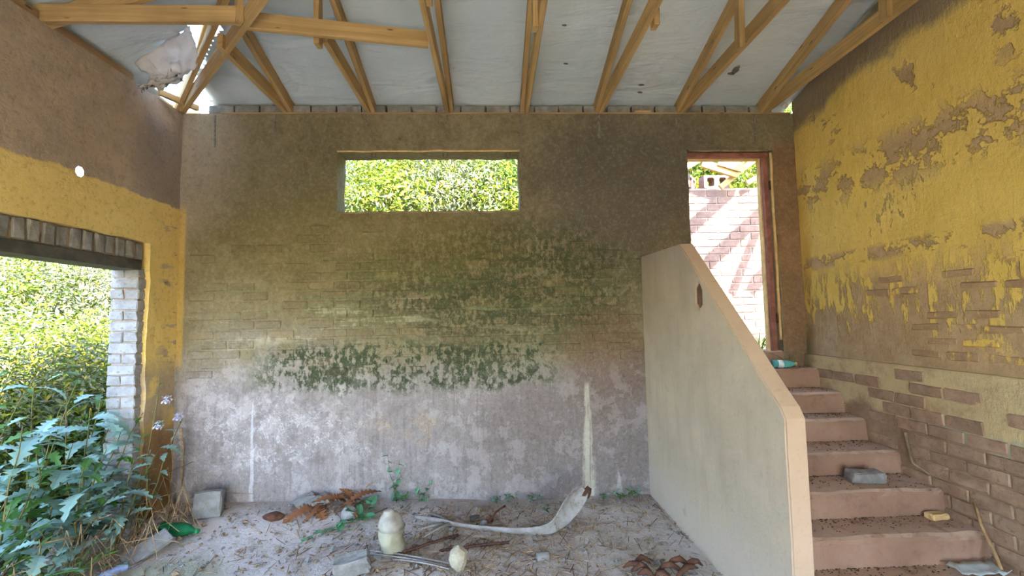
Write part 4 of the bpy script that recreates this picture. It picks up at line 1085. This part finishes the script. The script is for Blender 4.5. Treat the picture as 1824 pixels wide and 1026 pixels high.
# weeds along the back wall
for i, (px, py, sc) in enumerate(((905, 890, .5), (950, 888, .55), (978, 912, .5), (1075, 892, .5), (1105, 890, .6), (1130, 886, .65), (885, 886, .4), (720, 893, .6), (640, 912, .6))):
    b0 = gp(px, py); b0.y = min(b0.y, YB - 0.05)
    nm = {905: 'small green weed at the wall foot right of the creeper', 950: 'small green weed at the wall foot below the window end', 978: 'tiny green weed behind the curved palm sheath', 1075: 'small weed right of the palm sheath tip', 1105: 'small bright weed at the wall foot near the parapet',
          1130: 'green weed in the corner by the parapet', 885: 'tiny weed low on the wall foot right of the vine', 720: 'weed at the foot of the climbing creeper', 640: 'little grassy weed in front of the brown fern'}
    plant('weed', b0, [bend(b0, b0 + Vector((R0.uniform(-.1, .1), R0.uniform(-.1, 0), .06 * sc / .5)), 0, 3) for _ in range(3)], SML, nm[px], 'weed', 'weeds along the back wall', scale=sc, n_leaf=5, stem_r=0.003, seed=60 + i)
# climbing creeper and vines
b0 = gp(705, 905); b0.y = YB - 0.05
plant('creeper', b0, [bend(b0, oy(690, 808, YB - 0.05), 0, 6, .02, 3), bend(b0, oy(712, 822, YB - 0.06), 0, 6, .02, 4)], VLF, 'green creeper climbing the back wall below the window', 'creeper', 'creepers on floor and wall', scale=0.95, n_leaf=9, stem_r=0.004, seed=70, tilt=(-1.2, 0.6), first=0.05)
b0 = gp(748, 895); b0.y = YB - 0.05
plant('creeper', b0, [bend(b0, oy(744, 858, YB - 0.05), 0, 4, .01), bend(b0, oy(772, 852, YB - 0.05), 0, 4, .01), bend(b0, oy(765, 885, YB - 0.08), 0, 3)], VLF, 'small creeper on the wall right of the taller one', 'creeper', 'creepers on floor and wall', scale=0.7, n_leaf=5, stem_r=0.003, seed=71, tilt=(-1.2, 0.6))
pts = [gp(*q) + Vector((0, 0, .03)) for q in ((690, 915), (655, 930), (630, 935), (600, 945), (560, 958), (528, 975))]
plant('creeper', pts[0], [pts], VLF, 'creeper trailing over the dirt floor towards the left', 'creeper', 'creepers on floor and wall', scale=1.15, n_leaf=17, stem_r=0.004, seed=72, tilt=(-0.4, 0.7))
b0 = gp(650, 925); plant('creeper', b0, [bend(b0, b0 + Vector((.05, 0, .14)), 0, 4), bend(b0, b0 + Vector((-.12, -.05, .10)), 0, 4)], VLF, 'large round creeper leaves standing beside the pale stone', 'creeper', 'creepers on floor and wall', scale=1.4, n_leaf=6, stem_r=0.004, seed=73, tilt=(-0.6, 0.8))
# withered brown fern
b0 = gp(612, 903)
FR = [lobed_leaf('frond', 0.34, 0.13, 9, k, LF_BROWN, 0.35, 0.7) for k in range(3)]
e = tag(empty('withered_fern', b0), 'withered brown fern lying against the foot of the back wall', 'fern')
r = random.Random(8)
for k in range(16):
    o = link('frond', r.choice(FR), None, e, b0 + Vector((r.uniform(-.22, .14), r.uniform(-.14, .0), .02)), (r.uniform(-.6, .6), -r.uniform(-.15, .75), r.uniform(2.2, 7.0))); s = r.uniform(.5, .95); o.scale = (s, s, s)
stalk(bend(gp(645, 895) + Vector((0, 0, .02)), oy(668, 855, YB - 0.08), .02, 6, .012, 2), 'twisted pale dry twig rising above the brown fern', 0.006, name='twig', cat='twig', group='twigs on the floor')

# ================================================================== LITTER ON THE FLOOR
def stone_mesh(name, sx, sy, sz, seed, amp=0.18, sub=2):
    bm = bmesh.new(); bmesh.ops.create_icosphere(bm, subdivisions=sub, radius=0.5)
    for v in bm.verts:
        d = 1 + amp * mnoise.noise(v.co * 3 + Vector((seed * 3.1, 0, 0))); v.co = Vector((v.co.x * sx * d, v.co.y * sy * d, v.co.z * sz * d))
    return bm_mesh(name, bm)
# half concrete brick by the back wall
bx = gp(383, 918); bx.y = 3.88
o = tag(link('concrete_brick', box_mesh('concrete_brick', 0.20, 0.10, 0.20, 0.008, 0.005, 3, 2), MCONC, None, (bx.x + 0.005, 3.89, fz(bx.x, 3.89) + 0.095), (-0.10, 0.02, 0.25)), 'grey concrete brick standing on end at the left of the back wall', 'brick')
# ridge tile pieces
e = tag(empty('broken_ridge_tile', gp(545, 912)), 'broken grey ridge tile with two open channels at the wall foot', 'roof tile')
for k, px in enumerate((533, 556)):
    b0 = gp(px, 914); V, Fc = [], []
    for i in range(9):
        a = math.pi * i / 8
        for yy in (0, 1):
            for rr in (0.085, 0.066): V.append((math.cos(a) * rr, yy * 0.16 - 0.05, math.sin(a) * rr * 1.25))
    for i in range(8):
        q = i * 4; Fc += [(q, q + 4, q + 6, q + 2), (q + 1, q + 3, q + 7, q + 5), (q, q + 1, q + 5, q + 4), (q + 2, q + 6, q + 7, q + 3)]
    Fc += [(0, 2, 3, 1), (32, 33, 35, 34)]
    link('channel', mesh('channel', V, Fc), MCONC, e, b0 + Vector((0, .04, -0.02)), (0.25, 0.45, -0.7))
o = tag(link('stone', stone_mesh('stone', .17, .10, .07, 4), MBARK, None, gp(488, 932) + Vector((0, 0, .025)), (0, .2, .6)), 'dark broken tile shard in the dirt left of the creeper end', 'stone', 'stones on the floor')
tag(link('stone', stone_mesh('stone', .14, .10, .12, 6), MCONC, None, gp(622, 928) + Vector((0, 0, .05))), 'pale stone beside the large creeper leaves', 'stone', 'stones on the floor')
p = gp(627, 1024); tag(link('concrete_brick', box_mesh('concrete_brick', 0.22, 0.12, 0.10, 0.010, 0.006, 6, 2), MCONC, None, p + Vector((0, 0, .06)), (0.1, -.12, .25)), 'grey concrete brick at the bottom edge of the floor', 'brick')
p = gp(817, 1016); tag(link('stone', stone_mesh('stone', .12, .10, .17, 9, .15), mat_simple('pale_ochre_stone', (172, 166, 148), (148, 140, 120), 14, .9, .1, .4), None, p + Vector((0, 0, .075))), 'rounded pale ochre stone at the bottom edge of the floor', 'stone', 'stones on the floor')
for i, (px, py, s, lb) in enumerate(((862, 937, .06, 'small pale pebble beside the little tin'), (872, 930, .07, 'small brown stone behind the palm sheath'), (730, 962, .05, 'small pebble right of the plastic jug'), (1000, 920, .05, 'small stone below the wall right of the palm bend'))):
    tag(link('stone', stone_mesh('stone', s, s * .8, s * .8, 20 + i), MCONC if i % 2 == 0 else MBARK, None, gp(px, py) + Vector((0, 0, s * .35))), lb, 'stone', 'stones on the floor')

# plastic jug
def glassy(name, c, trans, rough=0.25):
    m = Mat(name, rough, 0.5); n = m.noise(9, 4, .6)
    m.col(m.mix(m.rng(n, .35, .7), c, tuple(min(255, int(v * 1.25)) for v in c))); m.b.inputs['Transmission Weight'].default_value = trans; m.b.inputs['IOR'].default_value = 1.15
    m.bump(n, .3, .01); return m.m
MJUG = glassy('cloudy_yellow_plastic', (150, 148, 130), 0.25, 0.45)
MJUGT = glassy('cloudy_white_plastic', (156, 153, 144), 0.25, 0.5)
p = gp(700, 986); e = tag(empty('plastic_jug', p), 'dirty cloudy plastic jug standing on the floor, yellowish lower half', 'plastic jug')
link('body', lathe_mesh('body', [(.02, .0), (.075, .004), (.082, .02), (.080, .05), (.083, .06), (.080, .075), (.083, .09), (.080, .105), (.083, .12), (.082, .17)], 24, .022, 1), MJUG, e, p, (0.05, -.06, 0))
link('shoulder', lathe_mesh('shoulder', [(.081, .168), (.082, .20), (.083, .228), (.077, .248), (.058, .266), (.034, .276), (.031, .292), (.015, .294)], 24, .022, 2), MJUGT, e, p, (0.05, -.06, 0))
# green bottle lying by the opening
def bottle(p, rz, tiltx, length, rad, mat, cap, name, label, lab_mat=None):
    e = tag(empty(name, p), label, 'bottle', 'plastic bottles'); rot = (math.pi / 2 + tiltx, 0, rz)
    pr = [(.2, 0), (.85, .01), (1, .05), (.94, .12), (1, .2), (.93, .3), (1, .45), (.98, .6), (.85, .72), (.5, .86), (.33, .92), (.32, .97)]
    link('body', lathe_mesh('body', [(a * rad, b * length) for a, b in pr], 18, rad * .22, length), mat, e, p, rot)
    link('cap', lathe_mesh('cap', [(.36 * rad, .965 * length), (.38 * rad, .97 * length), (.38 * rad, 1.03 * length), (.30 * rad, 1.035 * length)], 14), cap, e, p, rot)
    if lab_mat: link('paper_label', lathe_mesh('paper_label', [(1.03 * rad, .2 * length), (1.03 * rad, .42 * length)], 18, rad * .2, length), lab_mat, e, p, rot)
    return e
MGB = glassy('green_bottle_plastic', (34, 116, 74), 0.45, 0.15); MGC = mat_simple('green_cap', (40, 150, 90), (30, 120, 70), 10, .4, .4, 0)
MTEAL = glassy('teal_bottle_plastic', (96, 168, 170), 0.4, 0.15); MYC = mat_simple('yellow_cap', (224, 186, 40), (200, 160, 30), 10, .4, .4, 0); MWL = mat_simple('white_label', (214, 222, 222), (180, 200, 204), 20, .5, .3, 0)
p = gp(288, 958); bottle(p + Vector((0, 0, .05)), 1.40, 0.05, 0.30, 0.048, MGB, MGC, 'green_bottle', 'crushed green plastic bottle lying by the left opening')
pb = oy(1376, 646, 3.99); bottle(Vector((pb.x, 3.99, 1.171 + .036)), 1.42, 0.0, 0.20, 0.036, MTEAL, MYC, 'teal_bottle', 'teal plastic bottle with yellow cap on the top step', MWL)
p = gp(226, 1022); bottle(p + Vector((0, 0, .04)), 2.6 + math.pi, 0.0, 0.17, 0.026, glassy('pale_blue_plastic', (150, 168, 214), .3, .2), MWL, 'small_bottle', 'small pale blue plastic bottle among the weeds at lower left')
o = tag(link('roof_tile_slab', box_mesh('roof_tile_slab', .28, .14, .03, .006, .004, 3, 2), MCONC, None, gp(262, 992) + Vector((0, 0, .05)), (0.35, -.35, .9)), 'flat grey tile fragment lying beside the small blue bottle', 'roof tile')

# weathered palm sheath
def sheath():
    r_ = []
    ctr = [(gp(736, 935) + Vector((0, 0, .05)), .012), (gp(762, 940) + Vector((0, 0, .05)), .04), (gp(790, 944) + Vector((0, 0, .05)), .055), (gp(805, 944) + Vector((0, 0, .035)), .035), (gp(850, 948) + Vector((0, 0, .035)), .036),
           (gp(905, 953) + Vector((0, 0, .035)), .04), (gp(950, 955) + Vector((0, 0, .04)), .052)]
    Y0 = 3.42
    for px, py, w in ((980, 944, .085), (998, 930, .12), (1011, 912, .155), (1023, 895, .17), (1034, 881, .15), (1042, 872, .10)): ctr.append((oy(px, py, Y0 + (px - 978) * .0012), w))
    V, Fc, m_ = [], [], 9
    for i, (c, w) in enumerate(ctr):
        t = (ctr[min(i + 1, len(ctr) - 1)][0] - ctr[max(i - 1, 0)][0]).normalized()
        s = Vector((0, -1, 0.35)); s = (s - t * s.dot(t)).normalized()      # across the sheath, towards the viewer and down
        nn = t.cross(s)
        for side in (0, 1):
            for k in range(m_):
                a = (k / (m_ - 1) - .5) * 2
                up_ = Vector((0, 0, 1)) - t * t.z; up_.normalize()
                q = c + up_ * (a * w * .5) + Vector((0, -1, 0)) * (w * (.20 if i < 7 else .20 - .11 * (i - 6) if i < 10 else -.22) * (1 - a * a)) * (1 if side == 0 else .86) + Vector((0, .004 * side, 0))
                q += Vector((0, 1, 1)) * .004 * mnoise.noise(q * 30) + Vector((0, -.006, 0)) * (k % 2) * (w / .15)
                V.append(q)
    st = 2 * m_
    for i in range(len(ctr) - 1):
        for k in range(m_ - 1):
            a = i * st + k; Fc.append((a, a + 1, a + st + 1, a + st)); b_ = a + m_; Fc.append((b_, b_ + st, b_ + st + 1, b_ + 1))
        for k in (0, m_ - 1): a = i * st + k; Fc.append((a, a + st, a + st + m_, a + m_))
    for i in (0, len(ctr) - 1):
        for k in range(m_ - 1): a = i * st + k; Fc.append((a, a + m_, a + m_ + 1, a + 1))
    bm = bmesh.new(); me = mesh('x', V, Fc); bm.from_mesh(me); bpy.data.meshes.remove(me)
    return bm_mesh('sheath', bm, True), ctr[-1][0]
me, tipp = sheath()
e = tag(empty('palm_sheath', gp(950, 955)), 'weathered grey palm sheath lying on the floor with its broad end curled up', 'palm sheath')
o = link('sheath', me, MPALM, e); sb = o.modifiers.new('smooth', 'SUBSURF'); sb.levels = 1; sb.render_levels = 1
link('torn_end', stone_mesh('torn_end', .07, .04, .11, 3, .45, 2), MBARK, e, tipp + Vector((.02, .03, -.035)), (0, .5, 0))

for a, b_ in (((790, 946), (742, 956)), ((795, 940), (765, 925)), ((800, 946), (752, 968)), ((800, 942), (780, 932))):
    link('splinter', tube_mesh('splinter', bend(gp(*a) + Vector((0, 0, .045)), gp(*b_) + Vector((0, 0, .03)), .01, 4, .004), [.014, .012, .008, .002], 5), MPALM, e)
# rusty ribbed rods
def rod(a, b, label):
    pts = bend(gp(*a) + Vector((0, 0, .02)), gp(*b) + Vector((0, 0, .025)), 0.004, 26)
    tag(link('iron_rod', tube_mesh('iron_rod', pts, [.0085 + .003 * (i % 2) for i in range(26)], 6), MRUST), label, 'iron rod', 'rusty rods on the floor')
rod((718, 992), (816, 961), 'rusty ribbed iron rod next to the plastic jug'); rod((782, 988), (906, 972), 'rusty ribbed iron rod in the middle of the floor')
# pale reed bundle running to the stone
for i, (a, b) in enumerate((((640, 985), (800, 1012)), ((655, 992), (798, 1018)), ((700, 1003), (800, 1022)))):
    stalk(bend(gp(*a) + Vector((0, 0, .02)), gp(*b) + Vector((0, 0, .03)), .01, 5), ('long pale reed lying towards the ochre stone', 'second pale reed running beside the longest one', 'short pale reed nearest the bottom edge')[i], .006, MPALM, 'reed', 'reed', 'pale reeds on the floor')
# little tins
def tin(p, rz, r_, L_, mat, label):
    e = tag(empty('tin_can', p), label, 'tin can', 'little tins on the floor')
    link('body', lathe_mesh('body', [(.9 * r_, 0), (r_, .004), (r_, L_ - .004), (.9 * r_, L_)], 16, .006, 3), mat, e, p, (math.pi / 2, 0, rz))
    link('lid', lathe_mesh('lid', [(.86 * r_, L_ + .0), (.86 * r_, L_ + .003), (.2 * r_, L_ + .003)], 16), MRUST, e, p, (math.pi / 2, 0, rz))
tin(gp(956, 998) + Vector((0, 0, .026)), 1.75, .028, .085, MCONC, 'small crushed whitish tin on the floor right of centre')
tin(gp(838, 930) + Vector((0, 0, .022)), 1.9, .022, .07, MSTEEL, 'small dark tin behind the palm sheath')
stalk(bend(gp(870, 935) + Vector((0, 0, .02)), gp(900, 915) + Vector((0, 0, .07)), .02, 5, .006), 'short dark bark stick behind the palm sheath', .009, MBARK, 'twig', 'twig', 'twigs on the floor')
# dead bark curls at the lower right of the floor
e = tag(empty('bark_curls', gp(1170, 1020)), 'dark red-brown curls of dead bark on the floor by the parapet', 'bark')
r = random.Random(4)
for k in range(9):
    px, py = r.uniform(1115, 1235), r.uniform(1003, 1035); b0 = gp(px, py); a = r.uniform(-.5, .6); L = r.uniform(.10, .22)
    pts = [b0 + Vector((math.cos(a) * L * (t - .5), math.sin(a) * L * (t - .5), .015 + .05 * math.sin(t * 3.1) * r.uniform(.4, 1))) for t in (0, .25, .5, .75, 1)]
    link('curl', tube_mesh('curl', pts, [.006, .016, .02, .015, .005], 7), MBARK, e)
# loose straw, chips and pebbles all over the floor
r = random.Random(77)
def scatter(name, n, label, mat, kind_, region):
    V, Fc = [], []
    for k in range(n):
        x, y = region(r); z = fz(x, y)
        if kind_ == 'straw':
            a = r.uniform(0, 6.28); L = r.uniform(.03, .14); w = r.uniform(.0012, .003); c_, s_ = math.cos(a), math.sin(a); tz = r.uniform(0, .03)
            o_ = len(V); zz = z + .004
            V += [(x - s_ * w, y + c_ * w, zz), (x + s_ * w, y - c_ * w, zz), (x + c_ * L + s_ * w, y + s_ * L - c_ * w, zz + tz), (x + c_ * L - s_ * w, y + s_ * L + c_ * w, zz + tz), (x + c_ * L * .5, y + s_ * L * .5, zz + tz * .5 + w * 1.6)]
            Fc += [(o_, o_ + 1, o_ + 4), (o_ + 1, o_ + 2, o_ + 4), (o_ + 2, o_ + 3, o_ + 4), (o_ + 3, o_, o_ + 4)]
        else:
            s = r.uniform(.004, .02) * (1.7 if r.random() < .06 else 1); o_ = len(V)
            for vx, vy, vz in ((1, 0, 0), (-1, 0, 0), (0, 1, 0), (0, -1, 0), (0, 0, 1), (0, 0, -1)): V.append((x + vx * s * r.uniform(.6, 1.3), y + vy * s * r.uniform(.6, 1.3), z + s * .3 + vz * s * r.uniform(.4, .8)))
            for a, b_, c_ in ((0, 2, 4), (2, 1, 4), (1, 3, 4), (3, 0, 4), (2, 0, 5), (1, 2, 5), (3, 1, 5), (0, 3, 5)): Fc.append((o_ + a, o_ + b_, o_ + c_))
    tag(link(name, mesh(name, V, Fc), mat), label, name.replace('_', ' '), kind='stuff')
reg = lambda r: (r.uniform(-2.75, 1.36), YB - 0.06 - 2.4 * r.random() ** 1.2)
regc = lambda r: (r.gauss(-0.1, 0.75), r.uniform(2.7, 3.9)) if r.random() < .85 else (r.uniform(-2.6, 1.3), r.uniform(2.5, 4.0))
def clampreg(f):
    def g_(r):
        x, y = f(r); return max(-2.75, min(1.37, x)), min(YB - .03, y)
    return g_
scatter('loose_straw', 1500, 'loose straw and grass bits strewn over the dirt floor', MDRY, 'straw', clampreg(regc))
scatter('dark_twigs', 500, 'dark bits of twig and bark strewn over the dirt floor', MBARK, 'straw', clampreg(regc))
scatter('rubble_chips', 1300, 'grey rubble chips scattered on the dirt floor', MCONC, 'chip', clampreg(reg))
scatter('dark_chips', 900, 'dark earth crumbs scattered on the dirt floor', MMORTAR, 'chip', clampreg(reg))
def stepreg(r):
    i = r.randrange(0, 7); y0, zt = NOS[i]; y1 = NOS[i + 1][0] if i < 6 else YB - .02
    return r.uniform(PX1 + .03, XR - .06), y0 + .05 + (y1 - y0 - .055) * (1 - r.random() ** 3.5), zt
V, Fc = [], []
for k in range(2600):
    x, y, z = stepreg(r); s = r.uniform(.002, .0065); o_ = len(V)
    for vx, vy, vz in ((1, 0, 0), (-1, 0, 0), (0, 1, 0), (0, -1, 0), (0, 0, 1), (0, 0, -1)): V.append((x + vx * s * r.uniform(.6, 1.8), y + vy * s * r.uniform(.6, 1.3), z + s * .1 + vz * s * r.uniform(.4, .8)))
    for a, b_, c_ in ((0, 2, 4), (2, 1, 4), (1, 3, 4), (3, 0, 4), (2, 0, 5), (1, 2, 5), (3, 1, 5), (0, 3, 5)): Fc.append((o_ + a, o_ + b_, o_ + c_))
tag(link('step_crumbs', mesh('step_crumbs', V, Fc), mat_simple('black_earth', (70, 56, 48), (96, 78, 64), 20, .95, .1, 0)), 'dark earth crumbs gathered at the back of the stair treads', 'earth crumbs', kind='stuff')

# ================================================================== ON THE STAIRS
tag(link('loose_brick', box_mesh('loose_brick', .215, .10, .072, .010, .006, 12, 1), MCONC, None, (2.53, 3.02, .508 + .036), (0, .03, -.12)), 'loose grey brick lying on the stairs', 'brick')
tag(link('brick_chip', box_mesh('brick_chip', .12, .06, .035, .006, .004, 2, 1), MCREAM, None, (2.80, 2.80, .347 + .018), (0, 0, .1)), 'small yellowish brick chip on the lower stairs by the wall', 'brick chip')
V, Fc = [], []; n = 10
p = Vector((2.72, 2.50, .188))
for i in range(n + 1):
    for j in range(5):
        a, b_ = i / n - .5, j / 4 - .5; q = Vector((a * .26, b_ * .12, .015 + .03 * mnoise.noise(Vector((a * 9, b_ * 8, 2))) + .02 * abs(b_))); V.append(p + q)
for i in range(n):
    for j in range(4): Fc.append((i * 5 + j, (i + 1) * 5 + j, (i + 1) * 5 + j + 1, i * 5 + j + 1))
o = tag(link('crumpled_paper', mesh('crumpled_paper', V, Fc, True), MWL), 'crumpled scrap of whitish paper on the lowest visible stair', 'paper'); o.modifiers.new('thickness', 'SOLIDIFY').thickness = .003
# roots on the right wall
tag(link('root', tube_mesh('root', [ox(1612, 770, XR - .05), ox(1618, 800, XR - .055), ox(1626, 825, XR - .055), ox(1655, 845, XR - .05)], [.012, .010, .012, .006], 7), MMORTAR), 'pale root creeping down the yellow wall beside the stairs', 'root', 'roots on the right wall')
tag(link('root', tube_mesh('root', [ox(1735, 895, XR - .06), ox(1748, 935, XR - .07), ox(1772, 985, XR - .10), ox(1784, 1015, XR - .12)], .009, 6), MWOODG), 'thin leaning root or stick at the foot of the right wall', 'root', 'roots on the right wall')

# shrubs that would share a label are told apart by their order from left to right
ORD = ['leftmost', 'second', 'third', 'fourth', 'fifth', 'sixth', 'seventh', 'eighth', 'ninth', 'tenth', 'eleventh', 'twelfth', 'thirteenth', 'fourteenth', 'fifteenth', 'sixteenth']
same = {}
for o in list(bpy.data.objects):
    if o.parent is None and o.get('category') == 'shrub': same.setdefault(o['label'], []).append(o)
for lb, os_ in same.items():
    if len(os_) > 1:
        os_.sort(key=lambda o: o.location.x / max(0.5, o.location.y))
        for k, o in enumerate(os_): o['label'] = lb + (', leftmost' if k == 0 else ', ' + ORD[min(k, 15)] + ' from left')
